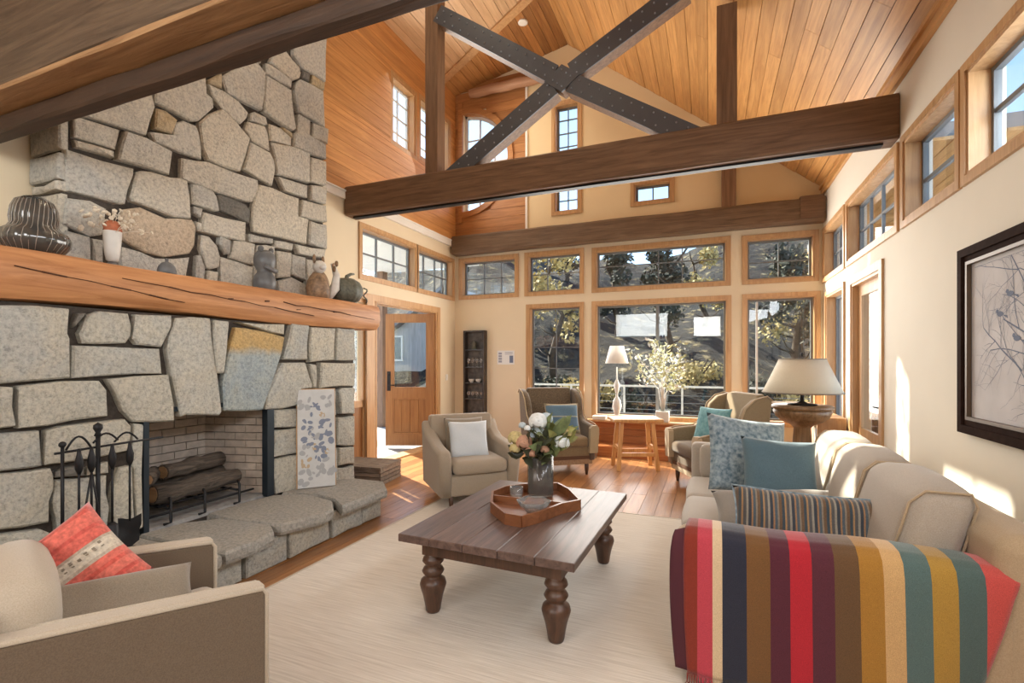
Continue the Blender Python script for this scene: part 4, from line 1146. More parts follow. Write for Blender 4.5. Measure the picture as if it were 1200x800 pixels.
# ------------------------------------------------------------------ things in and around the fireplace
gr = thing('log_grate', 'black iron fire grate with bars and feet inside the fireplace', 'grate', (-3.88, 2.62, .312))
m = MB()
for y in (2.36, 2.62, 2.92):
    m.tube([(-3.66, y - .05, .318), (-3.66, y, .318), (-3.66, y, .47), (-3.68, y, .50)], .010, 6); m.tube([(-3.68, y, .42), (-4.16, y, .42)], .010, 6); m.tube([(-4.16, y, .312), (-4.16, y, .56)], .010, 6)
m.tube([(-3.665, 2.20, .395), (-3.665, 3.06, .395)], .009, 6); m.tube([(-4.14, 2.3, .42), (-4.14, 3.0, .42)], .009, 6)
for x in (-3.78, -3.90, -4.02): m.tube([(x, 2.34, .424), (x, 2.94, .424)], .008, 6)
m.build('bars', M_IRON, gr, world=True)
def log(name, lab, p, q, r, seed):
    r_ = random.Random(seed); p, q = Vector(p), Vector(q); base = (p + q) / 2
    t = thing(name, lab, 'log', (base.x, base.y, base.z - r), 0, 'firewood in the grate')
    pts = [p.lerp(q, k / 6) + Vector((r_.uniform(-.01, .01), 0, r_.uniform(-.01, .01))) - Vector(t.location) for k in range(7)]
    MB().tube(pts, [r * r_.uniform(.84, 1.16) for _ in pts], 11).build('bark', M_LOG, t)
    for a, b in ((pts[0], pts[1]), (pts[-1], pts[-2])):
        e = MB(); d = (a - b).normalized(); e.tube([a + d * .001, a + d * .004], r * .8, 9)
        e.build('cut_end', M_BEAMT, t)
log('split_log', 'front split log lying lengthwise in the grate', (-3.76, 2.30, .515), (-3.80, 3.00, .52), .072, 1)
log('split_log', 'rear split log lying behind the front one in the grate', (-4.0, 2.26, .52), (-4.02, 3.02, .525), .08, 2)
log('split_log', 'top split log resting across the two others in the grate', (-3.84, 2.42, .655), (-3.94, 2.95, .66), .058, 3)
log('split_log', 'short dark branch stub standing out at the left end of the grate', (-3.80, 2.28, .64), (-3.98, 2.44, .65), .05, 4)

FX = -3.34
ft = thing('fire_tool_stand', 'black wrought iron fire tool stand with a crossbar on the hearth', 'stand', (FX, 1.75, .312))
m = MB(); m.box(FX - .08, FX + .08, 1.52, 1.96, .312, .328); m.build('base', M_IRON, ft, world=True)
m = MB(); m.tube([(FX, 1.565, .32), (FX, 1.565, 1.02)], .009, 8); m.ball((FX, 1.565, 1.035), .018); m.build('rod', M_IRON, ft, world=True)
m = MB(); m.tube([(FX, 1.735, .32), (FX, 1.735, 1.06)], .012, 8); m.lathe([(.001, 0), (.02, .012), (.012, .03), (.024, .055), (.022, .075), (.001, .09)], 10, (FX, 1.735, 1.05)); m.build('rod', M_IRON, ft, world=True)
m = MB(); m.tube([(FX, 1.53, .99), (FX, 1.735, .995), (FX, 2.10, 1.0)], .007, 8); m.build('crossbar', M_IRON, ft, world=True)
def hook(y0, y1, z, h): return [(FX, y0 + (y1 - y0) * k / 8, z + h * math.sin(math.pi * k / 8)) for k in range(9)]
m = MB(); m.tube(hook(1.58, 1.70, 1.0, .07), .006, 6); m.tube(hook(1.71, 1.84, 1.02, .05), .006, 6); m.tube(hook(1.82, 1.95, 1.01, .05), .006, 6); m.build('scroll', M_IRON, ft, world=True)
def tool(name, lab, y, fnb):
    t = thing(name, lab, 'fire tool', (FX + .035, y, .36), 0)
    m = MB(); m.tube([(0, 0, .16), (0, 0, .54)], .0065, 7); m.build('shaft', M_IRON, t)
    m = MB(); m.lathe([(.008, .50), (.019, .53), (.021, .57), (.012, .61), (.007, .645)], 10); m.build('handle', M_IRON, t)
    fnb(t)
def b_shovel(t): MB().grid(lambda u, v: ((u - .5) * .02 * (1 if v < .5 else -1), (u - .5) * .12, .18 - v * .17 + .01 * math.cos(u * 6)), 6, 5).build('blade', M_IRON, t)
def b_brush(t): MB().lathe([(.012, .18), (.03, .16), (.038, .06), (.042, 0.0)], 12).build('bristles', M_IRON, t)
def b_poker(t): MB().tube([(0, 0, .17), (0, .0, .03), (0, .01, 0), (0, .045, .03)], .008, 7).build('hook', M_IRON, t)
def b_tongs(t):
    m = MB()
    for s in (-1, 1): m.tube([(0, 0, .5), (0, s * .03, .3), (0, s * .035, .1), (0, s * .008, 0)], .006, 6)
    m.build('jaw', M_IRON, t)
tool('fire_poker', 'black iron poker with a spade handle hanging at the left of the tool stand', 1.625, b_poker)
tool('fire_tongs', 'pair of black iron tongs hanging left of the central rod of the tool stand', 1.685, b_tongs)
tool('fire_brush', 'black hearth brush hanging at the central rod of the tool stand', 1.79, b_brush)
tool('fire_shovel', 'black ash shovel with a broad blade at the right of the tool stand', 1.885, b_shovel)

# painted panel leaning on the stone
pn = thing('art_panel', 'pale panel with blue, grey and ochre painted motifs leaning on the chimney stone', 'panel', (-3.43, 3.55, .312), R(0))
Mp = Matrix.Rotation(R(48), 4, 'Z') @ Matrix.Rotation(R(-7), 4, 'X')
m = MB(); m.box(-.165, .165, -.02, .02, .005, .92, M=Mp); m.build('board', M_PANEL, pn)
m = MB(); m.box(-.175, .175, .016, .024, .0, .93, M=Mp); m.build('backing', M_TRIM, pn)
rp = random.Random(8)
for mi, (mat, spots) in enumerate(((M_PI1, [(-.02, .57, .045), (-.09, .46, .04), (.09, .45, .05), (-.07, .36, .05), (.09, .35, .055), (.03, .25, .05)]), (M_PI2, [(-.11, .63, .05), (.10, .64, .045), (-.02, .40, .04), (-.10, .27, .04), (.11, .15, .06), (-.11, .08, .055), (.0, .12, .035)]), (M_PI3, [(-.10, .19, .04), (.06, .53, .02), (-.02, .30, .02), (.10, .26, .018)]))):
    for x, z, r_ in spots:
        x *= .92; z *= 1.27; r_ *= 1.25; m = MB()
        for q in range(7):
            a = rp.uniform(0, 6.28); px, pz = x + r_ * .7 * math.cos(a), z + r_ * .9 * math.sin(a); rr = r_ * rp.uniform(.3, .6); e = rp.uniform(.3, .8)
            ph = rp.uniform(0, 3.1)
            pl = [(px + rr * (math.cos(t) * math.cos(ph) - e * math.sin(t) * math.sin(ph)), pz + rr * (math.cos(t) * math.sin(ph) + e * math.sin(t) * math.cos(ph))) for t in [k * .785 for k in range(8)]]
            m.add([Mp @ Vector((a_, -.0205 - mi * .0006 - q * .00005, b_)) for a_, b_ in pl], [tuple(range(8))])
        m.build('motif', mat, pn)

# weathered crate at the hearth end
cr = thing('slatted_crate', 'small weathered wooden crate standing on the floor by the entry door', 'crate', (-4.02, 5.02, 0), R(8))
m = MB(); m.box(-.30, .30, -.24, .24, .0, .03); m.build('bottom', M_CRATE, cr)
for k in range(4):
    z = .0 + k * .05
    for a in ((-.31, .31, -.26, -.24), (-.31, .31, .24, .26), (-.33, -.31, -.26, .26), (.31, .33, -.26, .26)):
        m = MB(); m.box(*a, z + .004, z + .046); m.build('slat', M_CRATE, cr)
for k in range(5):
    m = MB(); m.box(-.335 + k * .134 + .003, -.335 + (k + 1) * .134 - .003, -.27, .27, .20, .222); m.build('slat', M_CRATE, cr)

# ------------------------------------------------------------------ on the mantel
MZ = 2.143
t = thing('ribbed_vase', 'dark glass vase with pale ribs, squat and bulbous, at the left end of the mantel', 'vase', (-3.84, 1.66, MZ))
rib = lambda a, z: 1 + .035 * abs(math.sin(a * 9))
MB().lathe([(.07, 0), (.13, .02), (.165, .07), (.17, .10), (.155, .14), (.12, .165), (.108, .19), (.112, .23), (.105, .29), (.085, .335), (.05, .36), (.001, .368)], 72, rib=rib).build('body', M_BLACKG, t)
m = MB()
for k in range(32):
    a = 2 * math.pi * k / 32
    m.tube([(r_ * math.cos(a + tw), r_ * math.sin(a + tw), z) for r_, z, tw in ((.132, .02, 0), (.168, .07, .03), (.172, .10, .06), (.158, .14, .08), (.123, .165, .1), (.111, .19, .12), (.115, .23, .15), (.108, .29, .2), (.088, .335, .22))], .0020, 5)
tag(m.build('ribs', M_RIB, t), 'fine pale ribs on the dark glass', kind='stuff')
t = thing('footed_urn', 'white footed urn with a dark base on the mantel', 'urn', (-3.84, 2.08, MZ))
MB().lathe([(.045, 0), (.05, .012), (.03, .03), (.024, .045)], 20).build('foot', M_CER, t)
MB().lathe([(.024, .045), (.036, .055), (.044, .10), (.050, .17), (.054, .245), (.053, .255), (.048, .255), (.044, .18), (.001, .12)], 20).build('bowl', M_CERW, t)
t = thing('dried_flowers', 'dried white flowers with a rust coloured pod in the white mantel urn', 'flowers', (-3.84, 2.08, MZ + .215))
MB().lathe([(.03, 0), (.05, .05), (.05, .08), (.03, .11), (.001, .12)], 12, rib=lambda a, z: 1 + .12 * math.sin(a * 5 + z * 60)).build('pod', M_RUSTY, t)
rr = random.Random(2); m = MB(); s = MB()
for k in range(46):
    a = rr.uniform(0, 6.28); e = rr.uniform(.06, .15); h = rr.uniform(.06, .20)
    if k % 4 == 0: e *= 1.35; h *= .7
    c = (e * math.cos(a), e * math.sin(a) * 1.1 + (.03 if h < .1 else -.01), h)
    Mr = Euler((rr.uniform(0, 6), rr.uniform(0, 6), rr.uniform(0, 6))).to_matrix()
    m.ball(c, rr.uniform(.012, .026), rr.uniform(.01, .02), .007, 6, 4, M=Mr)
    if k % 3 == 0: s.tube([(0, 0, .02), (c[0] * .5, c[1] * .5, c[2] * .8), c], .002, 4)
tag(m.build('petals', M_DRIED, t), 'papery cream petals', kind='stuff'); s.build('stems', M_DRIED, t)
t = thing('small_bell', 'small dark domed bell on the mantel between urn and jug', 'bell', (-3.80, 2.42, MZ))
MB().lathe([(.062, 0), (.062, .04), (.054, .07), (.036, .095), (.014, .105), (.010, .115)], 18).build('dome', M_CER, t); MB().ball((0, 0, .122), .013).build('knob', M_CER, t)
t = thing('bear_vessel', 'grey double-bodied ceramic vessel with small ears on the mantel', 'vessel', (-3.88, 3.36, MZ))
MB().lathe([(.06, 0), (.09, .03), (.10, .09), (.09, .15), (.066, .185), (.062, .20), (.088, .25), (.095, .30), (.085, .36), (.06, .39), (.001, .40)], 24, rib=lambda a, z: 1 + .03 * math.sin(a * 2 + 1)).build('body', M_CER, t)
m = MB(); m.ball((.02, -.06, .40), .032, .022, .032); m.ball((.02, .055, .40), .028, .022, .03); m.build('ears', M_CER, t)
m = MB(); m.tube([(.06, -.05, .24), (.10, -.01, .21), (.09, .05, .20)], .022, 8); m.build('arm', M_CER, t)
t = thing('animal_figurine', 'mottled brown and white ceramic animal figurine on the mantel beside the ribbed gourd', 'figurine', (-3.86, 4.02, MZ)); t.scale = (1.25, 1.25, 1.25)
MB().lathe([(.06, 0), (.085, .03), (.095, .10), (.085, .17), (.06, .22), (.045, .24), (.001, .25)], 20, rib=lambda a, z: 1 + .08 * math.sin(a * 3 + z * 20)).build('body', M_CERB, t)
m = MB(); m.ball((.04, -.03, .28), .06, .05, .055); m.ball((.09, -.05, .27), .03, .025, .025); m.build('head', M_CERW, t)
m = MB(); m.ball((.03, -.08, .34), .014, .012, .04); m.ball((.03, .02, .34), .014, .012, .04); m.build('ears', M_CERB, t)
m = MB(); m.tube([(.0, .09, .02), (.06, .13, .12), (.05, .16, .24), (.03, .13, .34)], [.035, .04, .03, .015], 8); m.build('branch', M_CERW, t)
m = MB()
for a, b, c, d in ((.05, .13, .29, .0), (.06, .11, .32, 1), (.03, .16, .30, 2), (.05, .16, .34, 3)): m.ball((a, b, c), .022, .012, .03, 6, 4, M=Euler((d, d * 2, 0)).to_matrix())
m.build('leaf', M_CERB, t)
t = thing('ribbed_gourd', 'dark ribbed ceramic gourd with a curled stem at the right end of the mantel', 'gourd', (-3.82, 4.40, MZ)); t.scale = (1.4, 1.4, 1.4)
MB().lathe([(.04, 0), (.095, .03), (.125, .08), (.125, .13), (.10, .18), (.06, .205), (.02, .20), (.001, .195)], 60, rib=lambda a, z: 1 + .05 * abs(math.sin(a * 7))).build('body', M_GOURD, t)
m = MB(); m.tube([(0, 0, .19), (0, .01, .23), (.01, .04, .25), (.02, .07, .255)], [.02, .016, .012, .008], 8); m.build('stem', M_GOURD, t)
m = MB(); m.tube([(.09, .10, .14)] + [(.09 + .015 * math.cos(k * .9), .125 + .012 * math.sin(k * .9), .13 - k * .012) for k in range(10)], .006, 6); m.build('tendril', M_GOURD, t)

# ------------------------------------------------------------------ rug
def rug_mat():
    m, nt, b = _mat('rug_sisal')
    g = N(nt, 'ShaderNodeNewGeometry')
    mp = N(nt, 'ShaderNodeMapping'); mp.inputs['Scale'].default_value = (2.2, 60, 1)
    nt.links.new(g.outputs['Position'], mp.inputs['Vector'])
    t = N(nt, 'ShaderNodeTexNoise'); t.inputs['Scale'].default_value = 1.6; t.inputs['Detail'].default_value = 6
    nt.links.new(mp.outputs[0], t.inputs['Vector'])
    r = ramp(nt, [(.3, (.57, .515, .445)), (.7, (.73, .675, .60))])
    nt.links.new(t.outputs[0], r.inputs[0]); nt.links.new(r.outputs[0], b.inputs['Base Color'])
    b.inputs['Roughness'].default_value = .95; b.inputs['Specular IOR Level'].default_value = .1
    bp = N(nt, 'ShaderNodeBump'); bp.inputs['Strength'].default_value = .5; bp.inputs['Distance'].default_value = .006
    nt.links.new(t.outputs[0], bp.inputs['Height']); nt.links.new(bp.outputs[0], b.inputs['Normal'])
    return m
rug = thing('area_rug', 'large pale oatmeal woven rug under the coffee table', 'rug', (-0.95, 2.5, 0))
m = MB(); m.box(-2.69, .75, .15, 4.84, .001, .012); m.build('pile', rug_mat(), rug, world=True)
m = MB(); m.box(-2.70, -2.68, .15, 4.84, .001, .0135); m.box(-2.70, .75, 4.83, 4.85, .001, .0135); m.build('binding', M_FGL, rug, world=True)
RZ0 = .013

# ------------------------------------------------------------------ pillow maker
def pillow(name, label, w, h, t, loc, rot, mat, cat='pillow', piping=None, group=None, sag=.07):
    nu, nv = 18, 18
    vs, fs = [], []
    def P(s_, t_, side):
        a, b = 2 * s_ - 1, 2 * t_ - 1
        x = w / 2 * a * (1 - sag * (1 - b * b) * abs(a)); z = h / 2 * b * (1 - sag * (1 - a * a) * abs(b))
        f = max(0, (1 - a ** 4) * (1 - b ** 4)) ** .55
        f *= .92 + .08 * math.sin(3 * a + 5 * b + w * 20)
        return (x, side * t / 2 * f, z)
    m = MB()
    m.grid(lambda u, v: P(u, v, -1), nu, nv); m.grid(lambda u, v: P(v, u, 1), nu, nv)
    o = m.build(name, mat, weld=True)
    o.location = loc; o.rotation_euler = Euler([R(r_) for r_ in rot], 'XYZ')
    tag(o, label, cat, group)
    if piping:
        e = MB(); pts = []
        for k in range(40):
            q = k / 10; i = int(q); f = q - i
            s_, t_ = [(f, 0), (1, f), (1 - f, 1), (0, 1 - f)][i]
            pts.append(P(s_, t_, 0))
        e.tube(pts + [pts[0]], .006, 6, cap=False); e.build('piping', piping, o)
    return o

# ------------------------------------------------------------------ upholstered chairs
def leg_turned(name, parent, x, y, z1, r0=.025, r1=.018, mat=None):
    m = MB(); m.lathe([(r1, 0), (r0, z1 * .5), (r0 * 1.05, z1)], 10, (x, y, 0)); return m.build(name, mat or M_TLEG, parent)
# tub armchair near the door
ac = thing('armchair', 'taupe upholstered armchair with rolled arms standing at the rug corner before the entry door', 'armchair', (-2.46, 4.80, RZ0), R(45))
rbox('seat_base', -.33, .33, -.36, .34, .10, .33, M_CHAIR, ac, .04)
rbox('seat_cushion', -.29, .29, -.42, .22, .33, .47, M_CHAIR, ac, .05, 4, .015, cuts=3)
prof_b = [(.20, .12), (.30, .12), (.40, .5), (.43, .84), (.40, .87), (.30, .86), (.24, .5)]
profile_prism('backrest', prof_b, lambda a, b, w: (w, a, b), -.37, .37, M_CHAIR, ac, .03, 3)
def roll_arm(sx):
    poly = [(.42, .10), (.43, .80), (.36, .80), (.26, .70), (.10, .635), (-.15, .605), (-.34, .585), (-.39, .55), (-.41, .47), (-.36, .10)]
    def f(a, b, w):
        flare = .05 * max(0, (b - .2)) * (1.2 if a < .1 else .6)
        return (sx * (w + flare), a, b)
    return profile_prism('arm', poly, f, .29, .43, M_CHAIR, ac, .045, 4)
roll_arm(-1); roll_arm(1)
for x in (-.3, .3):
    for y in (-.32, .32): leg_turned('leg', ac, x, y, .11)
pillow('pillow', 'taupe pillow behind the ice blue one on the taupe armchair', .46, .42, .13, (-2.56, 4.87, .66), (-14, 0, 45), M_TAUPE)
pillow('pillow', 'pale ice blue pillow on the taupe armchair by the entry door', .43, .42, .13, (-2.42, 4.70, .65), (-22, 0, 38), M_ICE)

def wing_chair(label, loc, rz, body, face, seat, stripes_):
    t = thing('wing_chair', label, 'armchair', loc, rz)
    rbox('seat_base', -.36, .36, -.36, .34, .24, .38, seat, t, .02)
    m = MB(); m.box(-.365, .365, -.366, .345, .215, .26); m.build('band', stripes_[0], t)
    m = MB(); m.box(-.36, .36, -.36, .34, .15, .215); m.build('fringe', stripes_[1], t)
    rbox('seat_cushion', -.30, .30, -.40, .24, .37, .51, seat, t, .045, 4, .012, cuts=3)
    profile_prism('backrest', [(.20, .2), (.33, .2), (.43, .7), (.47, 1.08), (.43, 1.12), (.35, 1.10), (.27, .6)], lambda a, b, w: (w, a, b), -.33, .33, body, t, .035, 3)
    poly = [(.40, .20), (.47, 1.06), (.40, 1.10), (.25, 1.06), (.14, .96), (.10, .84), (.06, .75), (-.06, .685), (-.30, .665), (-.39, .64), (-.41, .58), (-.37, .20)]
    for s in (-1, 1):
        profile_prism('arm_wing', poly, lambda a, b, w: (s * (w + .05 * max(0, b - .5)), a, b), .31, .40, body, t, .03, 3)
        q = [(-.415, .26), (-.418, .58), (-.40, .655), (-.36, .655), (-.36, .26)]
        m = MB(); m.tube([(s * (w_ + .05 * max(0, b - .5)), a, b) for w_, (a, b) in [(.405, (.47, 1.05)), (.405, (.40, 1.105)), (.405, (.25, 1.065)), (.405, (.14, .965)), (.405, (.10, .845)), (.405, (.06, .755)), (.405, (-.06, .69)), (.405, (-.30, .67)), (.405, (-.395, .645)), (.405, (-.415, .58)), (.405, (-.375, .22))]], .009, 6)
        m.build('piping', face, t)
        # facing panel on the front of wing and arm
        m = MB()
        m.prism([(.30, .30), (.41, .30), (.43, .56), (.43, .62), (.40, .655), (.34, .655), (.31, .62)], lambda a, b, w: (s * a, w, b), -.425, -.36); m.build('arm_facing', face, t)
    for x in (-.3, .3):
        for y in (-.31, .36): leg_turned('leg', t, x, y, .16, .028, .016)
    return t
M_BANDB = plain('band_brown', (.11, .05, .025), .8); M_BANDT = fabric('band_tan', (.38, .25, .15), (.26, .16, .09), scale=60)
wing_chair('brown patterned wing chair with a striped fringe before the tall back window', (-1.94, 6.42, 0), R(36), M_WING, M_WINGL, M_WINGS, (M_BANDB, M_BANDT))
w2 = wing_chair('sunlit tan wing chair between side table and lamp, facing the fireplace', (.04, 6.32, 0), R(-62), M_WINGM, M_SOFAT, M_WINGD, (M_BANDB, M_SOFAT))
M_PATCH = stripes('pillow_patch', [(0, (.30, .26, .16)), (.14, (.10, .17, .24)), (.52, (.33, .36, .30)), (.56, (.12, .20, .27)), (.9, (.30, .26, .16))], 'Z', -.22, .22)
pillow('pillow', 'blue patchwork pillow on the brown wing chair', .46, .42, .13, (-1.83, 6.28, .73), (-20, 0, 30), M_PATCH, piping=M_WINGL)
pillow('pillow', 'bright teal pillow on the sunlit tan wing chair', .46, .44, .13, (.02, 6.22, .74), (-18, 0, -40), M_TEAL)

# near left armchair seen from behind its right arm
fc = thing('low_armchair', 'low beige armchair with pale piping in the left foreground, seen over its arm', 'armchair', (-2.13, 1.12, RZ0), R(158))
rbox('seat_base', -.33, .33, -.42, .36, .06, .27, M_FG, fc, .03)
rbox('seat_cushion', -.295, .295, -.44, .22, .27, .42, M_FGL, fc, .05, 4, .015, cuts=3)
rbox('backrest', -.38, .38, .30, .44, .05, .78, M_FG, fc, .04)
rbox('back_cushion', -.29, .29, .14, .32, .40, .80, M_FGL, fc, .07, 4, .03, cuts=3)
def armup(v): return (v.x, v.y, v.z + (max(0, v.y + .46) * .10 if v.z > .4 else 0))
for s in (-1, 1):
    rbox('arm', *(sorted((s * .30, s * .39))), -.46, .40, .04, .605, M_FG, fc, .022, fn=armup)
    for x in (.305, .385):
        m = MB(); m.tube([(s * x, -.455, .06), (s * x, -.455, .58), (s * x, -.44, .604), (s * x, .40, .694)], .009, 6); m.build('piping', M_FGL, fc)
    rbox('arm_top', *(sorted((s * .312, s * .378))), -.452, .40, .59, .613, M_FGL, fc, .008, 2, fn=armup)
for x in (-.31, .31):
    for y in (-.38, .38): leg_turned('leg', fc, x, y, .06)
M_CORAL = stripes('pillow_coral', [(0, (.52, .085, .06)), (.05, (.66, .15, .11)), (.16, (.58, .10, .075)), (.20, (.68, .17, .125)), (.30, (.60, .11, .08)), (.34, (.66, .155, .115)), (.42, (.50, .42, .33)), (.455, (.62, .55, .44)), (.585, (.46, .38, .29)), (.61, (.66, .14, .105)), (.72, (.60, .11, .085)), (.76, (.68, .16, .12)), (.9, (.58, .10, .075))], 'Z', -.2, .2, scale=70)
cp = pillow('pillow', 'coral pillow with a cream lettered band on the low beige armchair', .43, .40, .15, (-2.36, 1.12, .64), (-26, -37, 62), M_CORAL)
m = MB()   # the pale woven characters of the band, as flat print on the cloth
rk = random.Random(6)
for k in range(13):
    x = -.17 + k * .027
    for q in range(3):
        z = .0 + rk.uniform(-.002, .022); m.add([(x + rk.uniform(0, .006), -.0755 + abs(x) * .04, z + .0), (x + .012, -.0755 + abs(x) * .04, z), (x + .012, -.0755 + abs(x) * .04, z + .005), (x, -.0755 + abs(x) * .04, z + .006)], [(0, 1, 2, 3)])
tag(m.build('band_print', M_TAUPE, cp), 'row of small grey woven characters', kind='stuff')
pillow('pillow', 'beige lumbar pillow lying along the near arm of the low beige armchair', .52, .26, .13, (-2.05, 1.12, .585), (-52, 4, 68), M_TAUPE)

# ------------------------------------------------------------------ sofa along the right wall
so = thing('sofa', 'long oatmeal three-seat sofa against the right wall, striped blanket over its near arm', 'sofa', (.53, 3.68, RZ0))
OX, OY = .53, 3.68
def sbox(name, x0, x1, y0, y1, z0, z1, mat, r=.04, seg=3, puff=0, cuts=0, fn=None):
    return rbox(name, x0 - OX, x1 - OX, y0 - OY, y1 - OY, z0 - RZ0, z1 - RZ0, mat, so, r, seg, puff, fn, cuts)
sbox('seat_base', -.14, 1.15, 2.46, 4.95, .06, .30, M_SOFA, .03)
def arm_fn(v):
    return v
sbox('arm', -.16, 1.20, 2.44, 2.66, .05, .68, M_SOFAT, .06, 4)
sbox('arm', -.16, 1.15, 4.82, 4.97, .05, .74, M_SOFA, .045, 4)
sbox('arm_pad', -.08, 1.0, 4.70, 4.83, .44, .745, M_SOFA, .05, 4, .01, 3)
back_z = lambda y: .83 + .03 * math.sin((y - 2.4) / 2.6 * math.pi)
sbox('backrest', 1.03, 1.26, 2.43, 4.97, .05, .83, M_SOFAT, .075, 4)
for k, (a, b) in enumerate(((2.67, 3.36), (3.36, 4.04), (4.04, 4.72))):
    sbox('seat_cushion', -.17, .82, a + .004, b - .004, .30, .465, M_SOFA, .05, 4, .018, 3)
    def tiltf(v, a=a):
        z = v.z + RZ0
        return (v.x + (z - .45) * .26 - .04, v.y, v.z)
    o = sbox('back_cushion', .76, 1.0, a + .005, b - .005, .45, .93, M_SOFA, .065, 4, .035, 3, tiltf)
    for yy in (a + .012, b - .012):
        e = MB(); pts = [(.755, .50), (.755, .87), (.80, .925), (.96, .925), (.995, .87), (.995, .5)]
        e.tube([(x + (z - .45) * .26 - .04 - OX, yy - OY, z - RZ0) for x, z in pts], .006, 6)
        e.build('piping', M_SOFAT, o)
for x in (-.08, 1.1):
    for y in (2.54, 4.88): leg_turned('leg', so, x - OX, y - OY, .06)

STR = [(-.30, (.16, .035, .05)), (-.115, (.24, .035, .02)), (-.055, (.50, .06, .085)), (.005, (.66, .50, .32)), (.048, (.028, .030, .048)), (.15, (.175, .085, .03)), (.24, (.095, .022, .036)), (.32, (.45, .022, .035)), (.40, (.10, .026, .04)), (.48, (.135, .075, .035)), (.57, (.38, .19, .035)), (.65, (.60, .38, .17)), (.725, (.10, .16, .155)), (.81, (.42, .25, .05)), (.89, (.085, .135, .13)), (.98, (.56, .085, .075))]
BX = -.30
M_BLK = stripes('blanket_wool', [((x - BX) / 1.5, c) for x, c in STR], 'X', BX, BX + 1.5, scale=420)
bl = thing('blanket', 'wool blanket with many coloured stripes draped over the near sofa arm', 'blanket', (0, 2.41, .69))
path = [(2.84, .485), (2.79, .50), (2.745, .56), (2.715, .64), (2.675, .688), (2.61, .705), (2.54, .710), (2.47, .706), (2.425, .676), (2.408, .62), (2.40, .5), (2.395, .38), (2.39, .26), (2.386, .15), (2.382, .07)]
def drape(u, v):
    q = v * (len(path) - 1); i = min(int(q), len(path) - 2); f = q - i
    y = path[i][0] * (1 - f) + path[i + 1][0] * f; z = path[i][1] * (1 - f) + path[i + 1][1] * f
    drop = max(0, v - .55) / .45; inn = max(0, .4 - v) / .4
    x1 = 1.09 - .20 * drop ** 1.3 - .05 * inn; x0 = -.105 + .012 * math.sin(v * 7)
    x = x0 + u * (x1 - x0)
    y -= drop * (.012 + .010 * math.sin(x * 11 + 1) + .006 * math.sin(x * 23))
    if v < .5: y += inn * .004 * math.sin(x * 14)
    z += .005 * math.sin(x * 9 + 2) * (1 - drop) + .010 * math.sin(x * 5) * drop
    if u > .86: y += (u - .86) * .25 * drop; z -= (u - .86) ** 2 * .9
    return (x, y - 2.41, z - .69)
m = MB(); m.grid(drape, 64, 42)
c = m.build('cloth', M_BLK, bl); sd = c.modifiers.new('thick', 'SOLIDIFY'); sd.thickness = .010; sd.offset = 1
def drape2(u, v):
    x, y, z = drape(0.0, .50 + v * .48)
    return (x - .045 + u * .065 - .012 * math.sin(v * 3.0), y + .012 + .05 * (1 - u) * math.sin(v * 2.2), z - .012 - (1 - u) * .02)
m = MB(); m.grid(drape2, 6, 24)
c2 = m.build('folded_edge', plain('blanket_plum', (.085, .02, .032), .95), bl); sd = c2.modifiers.new('thick', 'SOLIDIFY'); sd.thickness = .012
m = MB(); rf = random.Random(9)
for k in range(130):
    u = k / 129 * .75; x, y, z = drape(u, 1.0)
    m.tube([(x, y - .004, z + .006), (x + rf.uniform(-.006, .006), y - .008 + rf.uniform(-.006, .006), z - .03), (x + rf.uniform(-.012, .012), y - .006 + rf.uniform(-.01, .01), max(z - .055, -.672))], .0022, 4)
tag(m.build('fringe', M_BLK, bl), 'twisted wool fringe along the lower hem', kind='stuff')

STC = [(0, (.16, .10, .06)), (.13, (.055, .075, .09)), (.26, (.36, .22, .11)), (.34, (.10, .10, .10)), (.48, (.30, .27, .22)), (.58, (.05, .06, .075)), (.72, (.33, .19, .10)), (.80, (.09, .115, .135)), (.92, (.25, .21, .16))]
M_STP = stripes('pillow_striped', STC, 'X', -.36, .36, rep=7)
pillow('pillow', 'large blue printed pillow leaning on the far sofa arm', .66, .62, .17, (.28, 4.33, .745), (-20, 8, 24), M_BLUEP)
pillow('pillow', 'plain slate blue pillow in front of the printed one on the sofa', .52, .47, .16, (.47, 4.02, .70), (-20, 4, 12), M_BLUE)
pillow('pillow', 'grey lumbar pillow lying flat between the blue and the striped pillows', .68, .32, .12, (.36, 3.38, .585), (-58, -5, 4), M_GREYP)
pillow('pillow', 'long brown and blue striped lumbar pillow nearest the blanket', .76, .36, .17, (.49, 3.0, .615), (-14, 2, 3), M_STP, piping=M_BLUEP)

# ------------------------------------------------------------------ coffee table and what stands on it
ct = thing('coffee_table', 'dark plank coffee table on four fat turned legs on the rug', 'table', (-1.13, 3.05, RZ0), R(-1.5))
W, D = 1.06, 1.40
for k in range(5):
    w = W / 5
    me = rbox_mesh('top_plank', -W / 2 + k * w + .001, -W / 2 + (k + 1) * w - .001, -D / 2, D / 2, .442, .487, .004, 1)
    for f in me.polygons: f.use_smooth = False
    new('top_plank', me, M_TABLE, ct)
for a in ((-.43, .43, -.60, -.57), (-.43, .43, .57, .60), (-.43, -.40, -.57, .57), (.40, .43, -.57, .57)):
    m = MB(); m.box(*a, .345, .442); m.build('apron', M_TLEG, ct)
LEGP = [(.001, 0), (.038, 0), (.044, .012), (.050, .05), (.060, .10), (.074, .145), (.079, .165), (.072, .19), (.05, .205), (.044, .213), (.058, .228), (.066, .243), (.056, .262), (.042, .275), (.052, .287), (.064, .302), (.058, .322), (.045, .335), (.048, .346)]
for x in (-.385, .385):
    for y in (-.55, .55): MB().lathe(LEGP, 24, (x, y, 0)).build('leg', M_TLEG, ct)
TT = .5
tr = thing('wooden_tray', 'reddish wooden serving tray with a divider on the coffee table', 'tray', (-1.12, 3.16, TT + .001))
